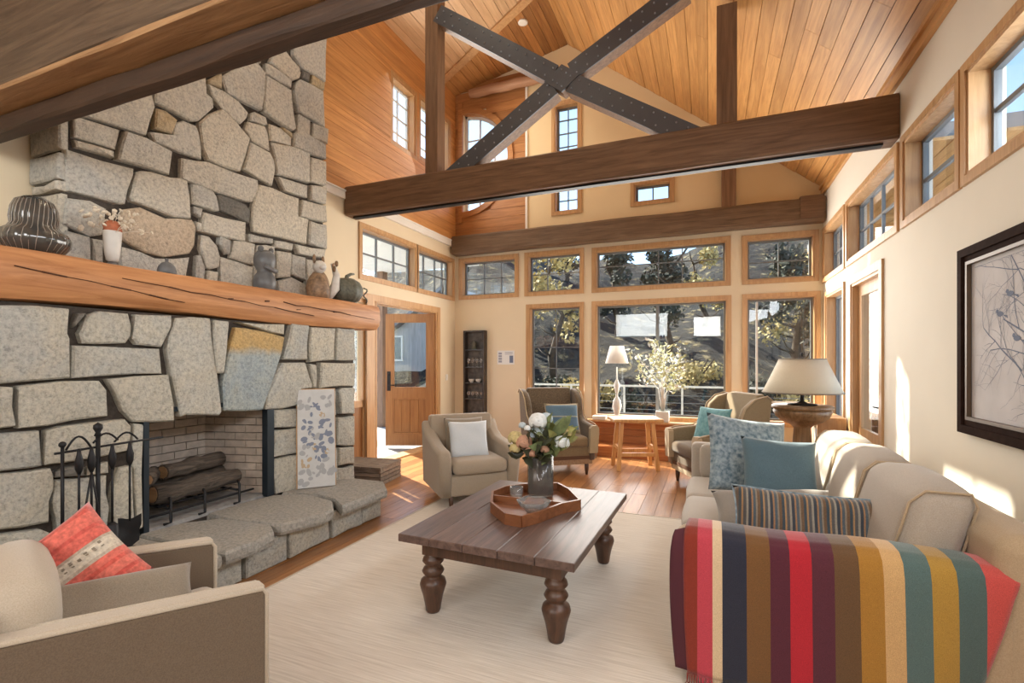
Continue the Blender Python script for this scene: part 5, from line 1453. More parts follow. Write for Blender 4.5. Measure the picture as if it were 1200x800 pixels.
TP = [(-1.44, 3.17), (-1.41, 3.34), (-1.28, 3.48), (-1.08, 3.58), (-.95, 3.44), (-.81, 3.20), (-.90, 3.08), (-.98, 2.85), (-1.05, 2.73), (-1.16, 2.745), (-1.34, 2.93)]
m = MB(); m.prism(TP, lambda a, b, w: (a, b, w), TT + .001, TT + .012); m.build('tray_base', M_TRAY, tr, world=True, weld=True)
for i, p in enumerate(TP):
    q = TP[(i + 1) % len(TP)]
    m = MB(); m.bar((p[0], p[1], TT + .036), (q[0], q[1], TT + .036), .016, .07); m.build('side', M_TRAY, tr, world=True)
m = MB(); m.bar((-1.42, 3.12, TT + .034), (-.86, 3.14, TT + .034), .012, .05); m.build('divider', M_TRAY, tr, world=True)
t = thing('votive_glass', 'small clear glass votive at the left of the tray', 'glass', (-1.30, 3.28, TT + .013))
MB().lathe([(.040, 0), (.046, .03), (.048, .075), (.043, .075), (.041, .03), (.001, .012)], 18).build('cup', M_GLASS, t); MB().lathe([(.038, .013), (.038, .045), (.001, .047)], 14).build('wax', M_CERW, t)
t = thing('wavy_bowl', 'clear wavy glass bowl at the front of the tray', 'bowl', (-1.06, 2.98, TT + .013))
MB().lathe([(.03, 0), (.05, .01), (.085, .045), (.105, .085), (.098, .085), (.078, .048), (.045, .018), (.001, .014)], 48, rib=lambda a, z: 1 + (.10 * math.sin(a * 6) * min(1, z * 12))).build('bowl', M_GLASS, t)
vs_ = thing('glass_vase', 'ribbed smoky cylinder vase of flowers on the coffee table', 'vase', (-1.15, 3.38, TT + .013))
MB().lathe([(.001, .0), (.088, .0), (.094, .02), (.094, .29), (.086, .29), (.084, .03), (.001, .02)], 48, rib=lambda a, z: 1 + .02 * math.sin(a * 16)).build('cylinder', glass_mat('smoky_glass', (.62, .60, .56), .10), vs_)
bq = thing('bouquet', 'mixed bouquet of white and blush blooms with sage leaves in the smoky vase', 'flowers', (-1.15, 3.38, TT + .035)); bq.scale = (1.12, 1.12, 1.06)
rq = random.Random(12)
m = MB()
for k in range(22):
    a = rq.uniform(0, 6.28); r_ = rq.uniform(.01, .065); e = rq.uniform(.05, .17)
    m.tube([(r_ * math.cos(a), r_ * math.sin(a), .0), (r_ * .8 * math.cos(a), r_ * .8 * math.sin(a), .26), (e * math.cos(a), e * math.sin(a), .26 + rq.uniform(.05, .22))], .005, 5)
tag(m.build('stems', M_LEAFD, bq), 'bundle of dark stems in the vase', kind='stuff')
def leaf_blade(m, base, tip, w, bend=.02):
    base, tip = Vector(base), Vector(tip); d = tip - base; s = d.cross(Vector((rq.uniform(-1, 1), rq.uniform(-1, 1), rq.uniform(-.3, 1)))).normalized(); up = d.cross(s).normalized()
    vs = []
    for i, (k, ww) in enumerate(((0, .08), (.2, .7), (.45, 1), (.75, .7), (1, .03))):
        c = base + d * k + up * bend * math.sin(k * 3.14)
        vs += [c - s * w * ww + up * .006 * ww, c, c + s * w * ww + up * .006 * ww]
    fs = []
    for i in range(4):
        for j in range(2): fs.append((i * 3 + j, i * 3 + j + 1, i * 3 + 4 + j, i * 3 + 3 + j))
    m.add(vs, fs, True)
cu = Vector((.9262, .377, 0)); vw = Vector((.377, -.9262, 0))      # across, towards the room
def bp(a, b, c): return cu * a + vw * b + Vector((0, 0, c))
for mat, n_, cen, spread, ln in ((M_LEAF, 26, (.04, .03, .36), .12, .15), (M_LEAFY, 16, (.10, .02, .38), .10, .12), (M_LEAFD, 26, (-.06, .04, .29), .12, .12), (M_PETB, 5, (-.08, .05, .46), .05, .12)):
    for k in range(n_):
        m = MB(); v = Vector((rq.gauss(0, 1), rq.gauss(0, 1), rq.gauss(0, .7))).normalized()
        b = bp(*cen) + v * spread * .4; leaf_blade(m, b, b + v * ln * rq.uniform(.7, 1.2) + Vector((0, 0, .03)), rq.uniform(.024, .044))
        m.build('leaf', mat, bq)
def bloom(name, mat, c, r_, n_=14):
    m = MB(); c = bp(*c)
    for k in range(n_):
        ph = math.acos(1 - 1.3 * (k + .5) / n_); th = k * 2.4
        d = Vector((math.sin(ph) * math.cos(th), math.sin(ph) * math.sin(th), math.cos(ph)))
        Mr = d.to_track_quat('Z', 'Y').to_matrix()
        m.ball(c + d * r_ * .55, r_ * .48, r_ * .40, r_ * .16, 7, 4, M=Mr)
    m.ball(c, r_ * .5, n=8, m=5)
    return m.build(name, mat, bq)
bloom('white_bloom', M_PETW, (-.02, .06, .50), .085); bloom('white_bloom', M_PETB, (.035, .03, .515), .06); bloom('white_bloom', M_PETW, (.13, .09, .36), .07)
bloom('white_bloom', M_PETB, (-.12, .04, .47), .035); bloom('white_bloom', M_PETW, (-.09, .1, .46), .03)
bloom('blush_bloom', M_PETP, (-.11, .08, .36), .075); bloom('blush_bloom', M_PETP, (-.07, .11, .30), .055); bloom('straw_bloom', M_PETY, (-.165, .05, .385), .07); bloom('straw_bloom', M_PETY, (.17, .05, .42), .045)
bloom('straw_bloom', M_PETY, (-.17, .08, .32), .05); bloom('blush_bloom', M_PETP, (.02, .12, .32), .04)

# ------------------------------------------------------------------ side table, lamp, pedestal, bookcase
st = thing('side_table', 'small pine stool-like side table with splayed legs below the picture window', 'table', (-.98, 6.98, 0), R(22))
rbox('top', -.34, .34, -.24, .24, .665, .71, M_STOOL, st, .012, 2)
for sx in (-1, 1):
    for sy in (-1, 1):
        m = MB(); m.bar((sx * .27, sy * .19, 0.0), (sx * .21, sy * .13, .668), .052, .052, (0, 1, 0)); m.build('leg', M_STOOL, st)
for sy in (-1, 1):
    m = MB(); m.bar((-.25, sy * .17, .22), (.25, sy * .17, .22), .035, .05); m.build('stretcher', M_STOOL, st)
for sx in (-1, 1):
    m = MB(); m.bar((sx * .245, -.165, .30), (sx * .245, .165, .30), .035, .045); m.build('stretcher', M_STOOL, st)
pd = thing('pedestal', 'turned wooden pedestal with a wide bowl-shaped top behind the sofa', 'pedestal', (.973, 6.386, 0))
MB().lathe([(.22, 0), (.24, .03), (.22, .07), (.13, .12), (.10, .3), (.095, .6), (.085, .74), (.115, .775), (.20, .81), (.27, .87), (.295, .925), (.285, .958)], 36).build('column', M_PED, pd)
MB().lathe([(.285, .955), (.31, .962), (.315, .985), (.30, 1.0), (.001, 1.002)], 36).build('top', M_PED, pd)
la = thing('table_lamp', 'table lamp with a wide linen cone shade standing on the wooden pedestal', 'lamp', (.973, 6.386, 1.003))
MB().lathe([(.15, 0), (.15, .012), (.06, .02), (.022, .04), (.02, .10), (.016, .2), (.014, .42)], 24).build('base', M_IRON, la)
sh = MB(); sh.lathe([(.405, .14), (.335, .29), (.235, .52)], 48); 
sh_o = sh.build('shade', M_SHADE, la); me = sh_o.data
bmx = bmesh.new(); bmx.from_mesh(me); bmesh.ops.delete(bmx, geom=[f for f in bmx.faces if len(f.verts) > 4], context='FACES'); bmx.to_mesh(me); bmx.free()
sd = sh_o.modifiers.new('thick', 'SOLIDIFY'); sd.thickness = .006
m = MB(); m.lathe([(.408, .135), (.41, .15)], 48); 
def ringtube(r_, z, th): return [(r_ * math.cos(2 * math.pi * k / 40), r_ * math.sin(2 * math.pi * k / 40), z) for k in range(41)]
m = MB(); m.tube(ringtube(.405, .142, 0), .007, 6, cap=False); m.tube(ringtube(.236, .52, 0), .006, 6, cap=False); m.build('shade_trim', M_TAUPE, la)
m = MB(); m.tube([(0, 0, .42), (0, 0, .56)], .006, 8); m.ball((0, 0, .575), .018, rz=.024)
for a in (0, 2.1, 4.2): m.tube([(0, 0, .515), (.234 * math.cos(a), .234 * math.sin(a), .52)], .003, 5)
m.build('finial', M_IRON, la)
m = MB(); m.ball((0, 0, .36), .03, rz=.045); m.build('bulb', M_CERW, la)

bc = thing('bookcase', 'low fir bookcase under the right corner windows', 'bookcase', (1.32, 7.36, 0))
for a in ((1.17, 1.475, 6.72, 8.0, .80, .83), (1.19, 1.475, 6.74, 7.98, .40, .425), (1.19, 1.475, 6.74, 7.98, .0, .06)):
    m = MB(); m.box(*a); m.build('shelf', M_TRIM, bc, world=True)
for y in (6.72, 7.345, 7.97):
    m = MB(); m.box(1.18, 1.475, y, y + .03, .0, .80); m.build('upright', M_TRIM, bc, world=True)
m = MB(); m.box(1.455, 1.47, 6.75, 7.98, .06, .80); m.build('back_panel', M_TRIM, bc, world=True)
ORD = ' first second third fourth fifth sixth seventh eighth ninth tenth eleventh twelfth thirteenth fourteenth fifteenth sixteenth'.split(' ')
rbk = random.Random(31); nb = 0
for z in (.426, .061):
    for (ya, yb) in ((6.755, 7.34), (7.38, 7.965)):
        y = ya; kb = 0
        while y < yb - .06:
            w = rbk.uniform(.025, .055); h = rbk.uniform(.23, .33); dpt = rbk.uniform(.16, .21)
            mat = M_BOOK[rbk.choice([0, 0, 0, 1, 1, 2, 3, 4])]
            kb += 1
            t = thing('book', '%s book, %s from near end, %s shelf, %s half of the corner bookcase' % (mat.name.split('_')[1].split('.')[0], ORD[kb], 'upper' if z > .2 else 'lower', 'near' if ya < 7 else 'far'), 'book', (1.20 + dpt / 2, y + w / 2, z), 0, 'books in the corner bookcase')
            m = MB(); m.box(-dpt / 2, dpt / 2, -w / 2, -w / 2 + .004, 0, h); m.box(-dpt / 2, dpt / 2, w / 2 - .004, w / 2, 0, h); m.box(-dpt / 2, -dpt / 2 + .004, -w / 2, w / 2, 0, h); m.build('cover', mat, t)
            m = MB(); m.box(-dpt / 2 + .004, dpt / 2 - .006, -w / 2 + .004, w / 2 - .004, .004, h - .005); m.build('pages', M_PAPER, t)
            y += w + .003; nb += 1

# ------------------------------------------------------------------ picture, card, niche
pc = thing('framed_picture', 'framed print of blue bare branches with small birds on the right wall', 'picture', (RX, 3.17, 1.62))
Y0, Y1, Z0, Z1 = 2.42, 3.92, 1.055, 2.195
for (y0, y1, z0, z1) in ((Y0, Y1, Z1 - .10, Z1), (Y0, Y1, Z0, Z0 + .10), (Y0, Y0 + .10, Z0 + .10, Z1 - .10), (Y1 - .10, Y1, Z0 + .10, Z1 - .10)):
    m = MB(); m.box(RX - .035, RX - .002, y0, y1, z0, z1); m.build('frame_rail', M_FRAME, pc, world=True)
m = ring(fn_right, Y0 + .0, Y1 - .0, Z0 + .0, Z1 - .0, .05, -.05, -.03); m.build('frame_lip', M_FRAME, pc, world=True, weld=True)
m = ring(fn_right, Y0 + .085, Y1 - .085, Z0 + .085, Z1 - .085, .02, -.042, -.02); m.build('inner_slip', M_GILT, pc, world=True, weld=True)
m = MB(); m.box(RX - .016, RX - .006, Y0 + .1, Y1 - .1, Z0 + .1, Z1 - .1); m.build('print', M_ART, pc, world=True)
ra = random.Random(14); mk = [MB(), MB(), MB()]
def stroke(m, p, q, w):
    x = RX - .0168 - ra.uniform(0, .0004); d = Vector((q[0] - p[0], q[1] - p[1])); L = max(d.length, 1e-6); n_ = Vector((-d.y, d.x)) / L * w
    m.add([(x, p[0] + n_.x, p[1] + n_.y), (x, p[0] - n_.x, p[1] - n_.y), (x, q[0] - n_.x * .7, q[1] - n_.y * .7), (x, q[0] + n_.x * .7, q[1] + n_.y * .7)], [(0, 1, 2, 3)])
def branch(y, z, ang, L, w, depth):
    for k in range(6):
        ny, nz = y + math.cos(ang) * L / 6, z + math.sin(ang) * L / 6
        ny = min(max(ny, Y0 + .12), Y1 - .14); nz = min(max(nz, Z0 + .13), Z1 - .13)
        stroke(mk[0 if depth < 2 else ra.choice([0, 1, 1])], (y, z), (ny, nz), w)
        y, z = ny, nz; ang += ra.uniform(-.22, .22); w *= .9
        if depth < 3 and ra.random() < .62: branch(y, z, ang + ra.choice([-1, 1]) * ra.uniform(.5, 1.0), L * ra.uniform(.4, .65), w * .7, depth + 1)
branch(2.6, 1.35, .35, .95, .009, 0); branch(2.75, 1.62, .15, .85, .008, 0); branch(2.9, 1.25, 1.2, .7, .008, 0); branch(3.2, 1.2, 1.7, .75, .007, 0); branch(2.65, 1.8, .25, .7, .006, 0); branch(3.3, 1.45, .6, .45, .006, 1)
for k, (y, z) in enumerate(((3.50, 1.76), (3.40, 1.86), (3.34, 1.62), (3.1, 1.72), (2.9, 1.92), (3.0, 1.5), (2.7, 1.66), (3.2, 1.95))):
    mm = mk[2] if k % 4 == 3 else mk[0]
    x = RX - .0175
    mm.add([(x, y + .030 * math.cos(t_ * .785) * (1.2 if t_ in (0, 4) else 1), z + .016 * math.sin(t_ * .785)) for t_ in range(8)], [tuple(range(8))])
    mm.add([(x, y - .02, z - .005), (x, y - .075, z - .03), (x, y - .07, z - .012)], [(0, 1, 2)])
    mm.add([(x, y + .03 + .014 * math.cos(t_ * .785), z + .016 + .013 * math.sin(t_ * .785)) for t_ in range(8)], [tuple(range(8))])
for m, mat in zip(mk, (M_INK, M_INK2, M_INK3)):
    if m.v: m.build('ink_drawing', mat, pc, world=True)['kind'] = 'stuff'

cd = thing('photo_card', 'small white card with two printed photos pinned to the back wall', 'card', (-3.415, BY, 1.44))
m = MB(); m.box(-3.58, -3.25, BY - .012, BY - .001, 1.44, 1.69); m.build('card', M_PAPER, cd, world=True)
m = MB()
for k in range(4): m.box(-3.555, -3.49, BY - .0135, BY - .012, 1.475 + k * .048, 1.512 + k * .048)
m.build('print', M_INK2, cd, world=True)
m = MB(); m.box(-3.34, -3.27, BY - .0135, BY - .012, 1.47, 1.60); m.build('print', M_INK, cd, world=True)
m = MB()
for k in range(3): m.box(-3.43, -3.28, BY - .0135, BY - .012, 1.62 + k * .018, 1.627 + k * .018)
m.build('print', M_INK2, cd, world=True)

nc = thing('display_niche', 'tall narrow dark display case with glass shelves on the back wall', 'cabinet', (-4.0, BY, .2))
M_DARKW = plain('niche_dark', (.045, .035, .028), .5, noise=.2, scale=10)
ring(fn_back, -4.21, -3.79, .2, 2.06, .03, -.14, -.001).build('case_frame', M_DARKW, nc, world=True, weld=True)
m = MB(); fbox(m, fn_back, -4.19, -3.81, .22, 2.04, -.015, -.001); m.build('back_panel', plain('niche_back', (.10, .085, .07), .6, noise=.4, scale=15), nc, world=True)
SHZ = (.48, .80, 1.09, 1.38, 1.70)
for z in SHZ:
    m = MB(); fbox(m, fn_back, -4.18, -3.82, z, z + .012, -.13, -.015); m.build('shelf', plain('shelf_slate', (.09, .085, .08), .3), nc, world=True)
def goblet(x, z, lab, h=.13):
    t = thing('goblet', lab, 'glass', (x, BY - .075, z + .012), 0, 'glassware in the display niche')
    MB().lathe([(.028, 0), (.006, .008), (.005, h * .4), (.028, h * .55), (.032, h * .8), (.027, h)], 12).build('glass', M_GLASS, t)
for k in range(4): goblet(-4.13 + k * .085, SHZ[1], 'small clear goblet, %s from the left on the second niche shelf from the bottom' % ORD[k + 1])
for k in range(4): goblet(-4.13 + k * .085, SHZ[3], 'tall clear goblet, %s from the left on the fourth niche shelf from the bottom' % ORD[k + 1], .16)
def bowl(x, z, lab, mat):
    t = thing('bowl', lab, 'bowl', (x, BY - .075, z + .012)); MB().lathe([(.02, 0), (.05, .04), (.055, .07), (.048, .07), (.04, .04), (.001, .02)], 14).build('body', mat, t)
bowl(-4.07, SHZ[2], 'white ceramic bowl at the left of the middle niche shelf', M_CERW); bowl(-3.93, SHZ[2], 'white ceramic bowl at the right of the middle niche shelf', M_CERW)
bowl(-4.0, SHZ[0], 'grey bowl on the lowest niche shelf', M_CER)
t = thing('jar', 'dark lidded jar on the top niche shelf', 'jar', (-4.02, BY - .075, SHZ[4] + .012)); MB().lathe([(.03, 0), (.05, .05), (.045, .10), (.03, .12), (.035, .13), (.001, .16)], 14).build('body', M_GOURD, t)
ns_ = thing('thermostat', 'small white wall switch plate beside the entry door', 'switch', (LX, 7.78, 1.2))
m = MB(); m.box(LX, LX + .012, 7.745, 7.815, 1.15, 1.26); m.build('plate', M_WHITE, ns_, world=True)
m = MB(); m.box(LX + .012, LX + .018, 7.77, 7.79, 1.18, 1.23); m.build('toggle', M_WHITE, ns_, world=True)

# ------------------------------------------------------------------ window step, sill and what stands there
ws = thing('window_step', 'low reddish wooden step and boarded wainscot under the picture window', 'step', (-.75, 7.85, 0))
for k in range(3):
    m = MB(); m.box(-1.96, 1.15, 7.62 + k * .155, 7.62 + (k + 1) * .155 - .004, .135, .165); m.build('tread_board', M_RED, ws, world=True)
m = MB(); m.box(-1.95, 1.14, 7.635, 7.66, .0, .135); m.build('riser', M_RED, ws, world=True)
m = MB(); m.box(-1.95, -1.92, 7.66, 8.07, 0, .135); m.box(1.11, 1.14, 7.66, 8.07, 0, .135); m.build('end_panel', M_RED, ws, world=True)
for k in range(3):
    m = MB(); m.box(-1.93, .42, 8.062, 8.078, .166 + k * .115, .166 + (k + 1) * .115 - .004); m.build('wainscot_board', M_RED, ws, world=True)
m = MB(); m.box(-1.90, .36, 7.86, 8.095, .515, .545); sl_ = m.build('sill', M_TRIM, big, world=True)
SZ = .546
t = thing('window_lamp', 'white shaded lamp on the sill, standing in for a lamp reflected in the picture window', 'lamp', (-1.40, 7.96, SZ))  # lamp added in place of one mirrored in the window glass
MB().lathe([(.07, 0), (.07, .02), (.02, .04), (.05, .12), (.075, .22), (.06, .32), (.02, .38), (.016, .42), (.04, .50), (.05, .58), (.012, .66), (.01, .86)], 20).build('base', M_CERW, t)
o_ = MB().lathe([(.185, .92), (.11, 1.20)], 28).build('shade', M_WHITE, t)
bmx = bmesh.new(); bmx.from_mesh(o_.data); bmesh.ops.delete(bmx, geom=[f for f in bmx.faces if len(f.verts) > 4], context='FACES'); bmx.to_mesh(o_.data); bmx.free()
sd = o_.modifiers.new('thick', 'SOLIDIFY'); sd.thickness = .005
m = MB(); m.tube([(0, 0, .86), (0, 0, 1.15)], .004, 6)
for a in (0, 2.1, 4.2): m.tube([(0, 0, 1.14), (.118 * math.cos(a), .118 * math.sin(a), 1.16)], .003, 5)
m.build('harp', M_IRON, t)
t = thing('planter_vase', 'white square planter on the sill holding a tall spray of blossom', 'planter', (-.69, 7.97, SZ))
rbox('pot', -.10, .10, -.075, .075, 0, .17, M_CERW, t, .01, 2); m = MB(); m.box(-.085, .085, -.06, .06, .165, .172); m.build('soil', M_LEAFD, t)
fl = thing('blossom_spray', 'tall spray of white blossom and pale leaves in the white sill planter', 'flowers', (-.69, 7.97, SZ + .172))
rw = random.Random(17)
m = MB()
tips = []
for k in range(13):
    a = rw.uniform(-.42, .38); h = rw.uniform(.45, 1.05)
    tip = Vector((a * (h + .2), rw.uniform(-.22, .06), h)); tips.append(tip); m.tube([(rw.uniform(-.03, .03), 0, -.02), (a * .15, 0, h * .5), tip], [.008, .006, .003], 5)
m.build('stems', M_CERW, fl)
m = MB(); m2 = MB()
for tip in tips:
    for k in range(30):
        c_ = tip * rw.uniform(.62, 1.05) + Vector((rw.gauss(0, .055), rw.gauss(0, .04), rw.gauss(0, .05)))
        c_.y = min(c_.y, .07)
        v = Vector((rw.gauss(0, 1), rw.gauss(0, 1), rw.gauss(0, .7))).normalized(); rq = rw
        leaf_blade(m2 if k % 3 else m, c_, c_ + v * rw.uniform(.05, .10), rw.uniform(.014, .024), .01)
tag(m.build('blossom', M_PETW, fl), 'loose white petals', kind='stuff'); tag(m2.build('leaves', M_SPRIG, fl), 'pale green narrow leaves', kind='stuff')
t = thing('folded_cloth', 'folded white cloth lying on the window sill by the lamp', 'cloth', (-1.68, 7.96, SZ)); 
for k in range(3): rbox('layer', -.11, .11, -.08, .08, k * .02, k * .02 + .019, M_WHITE, t, .006, 2)

# ------------------------------------------------------------------ outdoors : ground, hillside, buildings, trees, porch
def hill_mat():
    m, nt, b = _mat('hillside_soil')
    g = N(nt, 'ShaderNodeNewGeometry')
    t = N(nt, 'ShaderNodeTexNoise'); t.inputs['Scale'].default_value = 1.7; t.inputs['Detail'].default_value = 9; t.inputs['Roughness'].default_value = .72
    nt.links.new(g.outputs['Position'], t.inputs['Vector'])
    r = ramp(nt, [(.38, (.0025, .003, .003)), (.51, (.010, .009, .008)), (.57, (.05, .038, .02)), (.62, (.28, .215, .095)), (.72, (.5, .45, .34))])
    nt.links.new(t.outputs[0], r.inputs[0]); nt.links.new(r.outputs[0], b.inputs['Base Color']); b.inputs['Roughness'].default_value = .9
    bp = N(nt, 'ShaderNodeBump'); bp.inputs['Strength'].default_value = 1.0; bp.inputs['Distance'].default_value = .5
    nt.links.new(t.outputs[0], bp.inputs['Height']); nt.links.new(bp.outputs[0], b.inputs['Normal'])
    return m
M_HILL = hill_mat()
rg = random.Random(40)
m = MB(); m.grid(lambda u, v: (-60 + 120 * u, -50 + 62 * v, -.35 + .05 * math.sin(u * 60) * math.cos(v * 37)), 24, 14)
struct(m.build('ground', M_SNOW), 'snow covered ground round the house')
def hz(x, y):
    d = y - 11.5
    h = -.3 + max(0, d) * .42 + 1.1 * math.sin(x * .31 + y * .2) * min(1, max(0, d) / 6) + .5 * math.sin(x * .9 + 1.3) * min(1, max(0, d) / 4)
    return min(h, 9 + .8 * math.sin(x * .4))
m = MB(); m.grid(lambda u, v: (-40 + 80 * u, 11 + 34 * v, hz(-40 + 80 * u, 11 + 34 * v) + rg.uniform(-.18, .18)), 70, 36)
struct(m.build('hillside', M_HILL), 'dark rocky wooded hillside behind the house')
m = MB(); m.grid(lambda u, v: (25 + 60 * v, -50 + 110 * u, -.4 + 26 * v ** .8 + 1.5 * math.sin(u * 20) * v), 30, 12)
struct(m.build('snow_slope', M_SNOW), 'distant snowy slope to the right of the house')
# terrace boards at the back
tg = struct(MB().build('terrace', M_GREYW) if False else thing('terrace', 'grey boarded terrace outside the back windows', None, (0, 9.7, -.1)))
for k in range(18):
    plank(tg, M_GREYW, (-1.5, -1.45 + k * .16, .02), (9.0, .15, .04))
rl = thing('terrace_railing', 'thin metal terrace railing outside the picture window', 'railing', (-1.2, 11.0, -.06))
m = MB(); m.box(-5.5, 3.2, 10.97, 11.02, .93, .97); m.build('rail', M_SASHW, rl, world=True)
for k in range(8):
    m = MB(); m.box(-5.45 + k * 1.22, -5.41 + k * 1.22, 10.98, 11.02, -.06, .93); m.build('post', M_SASHW, rl, world=True)
for k in range(5):
    m = MB(); m.tube([(-5.5, 11.0, .12 + k * .16), (3.2, 11.0, .12 + k * .16)], .006, 5); m.build('wire', M_SASH, rl, world=True)
def house(name, lab, x0, x1, y, dep, zw, zr, wall_m, roof_m, win):
    t = thing(name, lab, 'building', ((x0 + x1) / 2, y, -.3)); xm = (x0 + x1) / 2
    m = MB(); m.prism([(x0, -.4), (x1, -.4), (x1, zw), (xm, zr), (x0, zw)], lambda a, b, w: (a, w, b), y, y + dep); m.build('walls', wall_m, t, world=True, weld=True)
    for s, xe in ((-1, x0), (1, x1)):
        m = MB(); m.bar((xm, y + dep / 2, zr + .08), (xe + s * .4, y + dep / 2, zw + .08 - .4 * (zr - zw) / (xm - x0)), dep + .7, .12, (0, 0, 1)); m.build('roof', roof_m, t, world=True)
    for (a0, a1, z0, z1) in win:
        f = MB(); f2 = lambda a, z, d: (a, y - .02 + d, z)
        w = ring(f2, a0, a1, z0, z1, .07, -.03, .03); w = w.build('window', M_SASHW, t, world=True, weld=True)
        p = MB(); fbox(p, f2, a0 + .06, a1 - .06, z0 + .06, z1 - .06, .0, .01); pp = p.mesh('pane', (t.location.x, t.location.y, t.location.z)); new('pane', pp, M_BLACKG, w)
    return t
house('grey_outbuilding', 'long low grey gabled outbuilding beyond the entry door and left back window', -13.6, -4.6, 16.0, 4, 1.35, 4.2, M_GREYW, M_ROOFG, [(-11.9, -11.1, 1.5, 2.5)])
# trees on the slope and beside the house
def leaf_cloud(m, c, rad, n_, rr, size):
    for k in range(n_):
        v = Vector((rr.gauss(0, 1), rr.gauss(0, 1), rr.gauss(0, .8))); v = v.normalized() * rad * rr.random() ** .5
        p = Vector(c) + v; a = Vector((rr.gauss(0, 1), rr.gauss(0, 1), rr.gauss(0, 1))).normalized(); b = a.orthogonal()
        s = size * rr.uniform(.5, 1.3)
        m.add([p - a * s, p + b * s * .5, p + a * s, p - b * s * .5], [(0, 1, 2, 3)])
def tree(x, y, h, mat, dens, lab, grp, r0=.14, seed=0, z0=None, crown=(.35, 1.0)):
    rr = random.Random(seed); z0 = hz(x, y) - .2 if z0 is None else z0
    t = thing('tree', lab, 'tree', (x, y, z0), 0, grp)
    m = MB(); pts = [(rr.uniform(-.12, .12) * k, rr.uniform(-.1, .1) * k, h * k / 6) for k in range(7)]
    m.tube(pts, [r0 * (1 - k / 8) for k in range(7)], 7)
    for k in range(9):
        b = Vector(pts[1 + k % 5]); a = rr.uniform(0, 6.28); L = h * rr.uniform(.14, .26)
        m.tube([b, b + Vector((math.cos(a) * L * .6, math.sin(a) * L * .6, L * .2)), b + Vector((math.cos(a) * L, math.sin(a) * L, L * .55))], [r0 * .35, r0 * .2, r0 * .07], 5)
    m.build('trunk', M_BARK, t)
    if dens:
        m = MB()
        for k in range(10):
            f = rr.uniform(*crown); a = rr.uniform(0, 6.28); L = h * .20 * (1.3 - f)
            leaf_cloud(m, (math.cos(a) * L, math.sin(a) * L, h * f), h * .12, int(dens * 2.2), rr, .075)
        tag(m.build('foliage', mat, t), 'loose crown of small leaves', kind='stuff')
rt_ = random.Random(77)
TREES = [(-18.5, 15.5, 0), (-15.6, 17.5, 1), (-12.2, 22.5, 0), (-9.0, 23.5, 1), (-6.2, 22.0, 0), (-3.2, 18.2, 0), (-4.4, 14.2, 1), (-1.2, 15.2, 0), (-.2, 19.5, 1), (2.0, 14.0, 0), (2.6, 17.6, 1), (4.9, 15.4, 0), (5.4, 19.0, 1), (7.8, 16.8, 0)]
ORDL = 'first second third fourth fifth sixth seventh eighth'.split(); cn = [0, 0]
for k, (x, y, gold) in enumerate(TREES):
    dist = -x * .377 + y * .926
    h = min(7.5, 1.5 + .225 * dist - hz(x, y) + .2)
    tree(x, y, max(2.4, h), M_FOLG if gold else M_FOLD, 60 if gold else 90, ('leafy tree with golden foliage on the dark hillside, %s of these from the left' if gold else 'dark evergreen tree on the hillside, %s of these from the left') % ORDL[cn[gold]], 'golden trees on the hillside' if gold else 'dark trees on the hillside', .12, 100 + k)
    cn[gold] += 1
def bush(x, y, r_, mat, lab, grp, seed):
    rr = random.Random(seed); t = thing('bush', lab, 'bush', (x, y, hz(x, y) - .1), 0, grp); m = MB()
    for k in range(7): leaf_cloud(m, (rr.uniform(-r_, r_), rr.uniform(-r_, r_), r_ * rr.uniform(.2, .9)), r_ * .6, 150, rr, .055)
    tag(m.build('foliage', mat, t), 'dense twiggy leaves', kind='stuff')
    m = MB()
    for k in range(6): m.tube([(0, 0, 0), (rr.uniform(-r_, r_), rr.uniform(-r_, r_), r_ * 1.2)], .02, 5)
    m.build('stems', M_BARK, t)
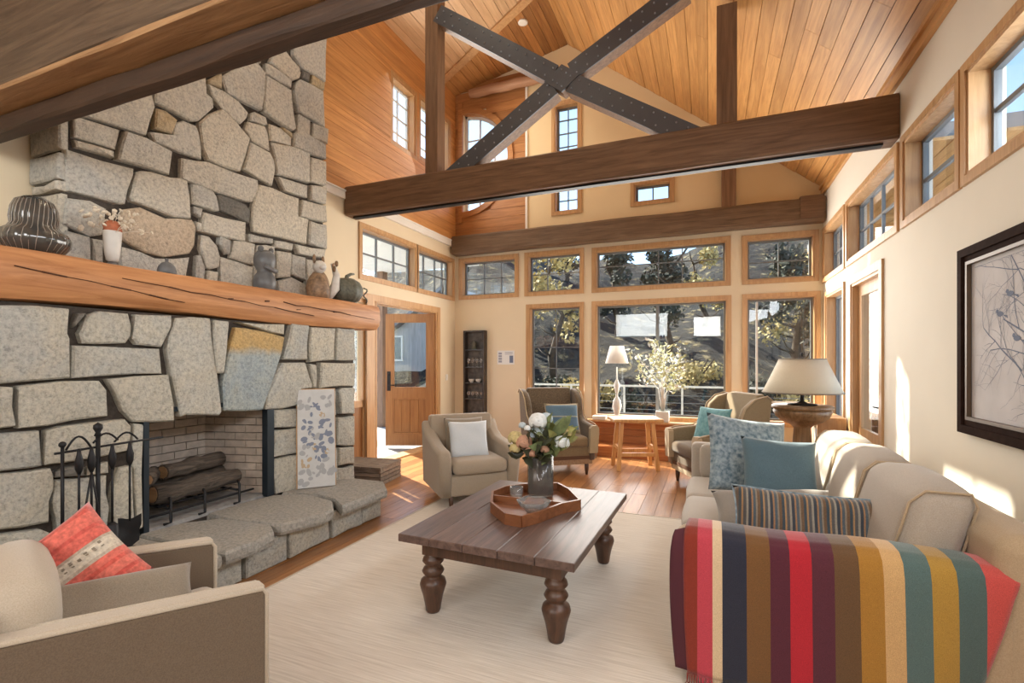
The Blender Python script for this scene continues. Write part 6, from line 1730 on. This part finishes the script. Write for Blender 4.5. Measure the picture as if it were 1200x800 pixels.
cn = [0, 0]
for k in range(10):
    g_ = k % 2
    x = -6.6 + k * 1.25
    bush(x, 12.6 + (k * 3 % 4) * .35, rt_.uniform(.45, .6), M_FOLG if g_ else M_FOLD, ('golden dry bush behind the terrace, %s of these from the left' if g_ else 'dark evergreen bush behind the terrace, %s of these from the left') % ORDL[cn[g_]], 'golden bushes behind the terrace' if g_ else 'dark bushes behind the terrace', 300 + k)
    cn[g_] += 1
for k, (x, y) in enumerate(((-12.5, 11.6), (-11.5, 8.6))):
    tree(x, y, 3.9, M_SPRIG, 90, 'bright green tree beside the house, the %s one from the corner windows' % ('nearer', 'farther')[k], 'green trees left of the house', .12, 500 + k, -.3, (.4, 1.0))
# porch beyond the right wall : roof, posts, soffit boards
pr = thing('right_porch', 'timber porch roof and posts outside the high right windows', 'porch', (3.0, 5.5, -.3))
m = MB(); m.box(1.70, 3.9, 5.6, 10.6, 3.55, 3.68); m.build('roof', M_ROOFG, pr, world=True)
for k in range(12):
    o_ = plank(pr, M_CEIL, (1.79 + k * .18 - 3.0, 8.1 - 5.5, 3.535 + .3), (.17, 5.0, .03))
m = MB(); m.box(3.55, 3.78, 5.6, 10.6, 3.25, 3.53); m.build('beam', M_BEAM, pr, world=True)
for y in (5.7, 7.9, 10.2):
    m = MB(); m.box(3.57, 3.76, y, y + .19, -.35, 3.25); m.build('post', M_POST, pr, world=True)
pl = thing('entry_porch', 'pale boarded porch roof with posts outside the entry door', 'porch', (-5.8, 6.4, -.3))
m = MB(); m.box(-7.3, -4.66, 4.2, 9.6, 3.62, 3.75); m.build('roof', M_ROOFG, pl, world=True)
m = MB(); m.box(-7.25, -4.66, 4.25, 9.55, 3.58, 3.62); m.build('soffit', M_WHITE, pl, world=True)
for y in (4.4, 9.3):
    m = MB(); m.box(-7.2, -7.02, y, y + .18, -.35, 3.58); m.build('post', M_POST, pl, world=True)
m = MB(); m.box(-7.2, -4.66, 4.3, 9.5, -.3, -.03); m.build('deck', M_GREYW, pl, world=True)
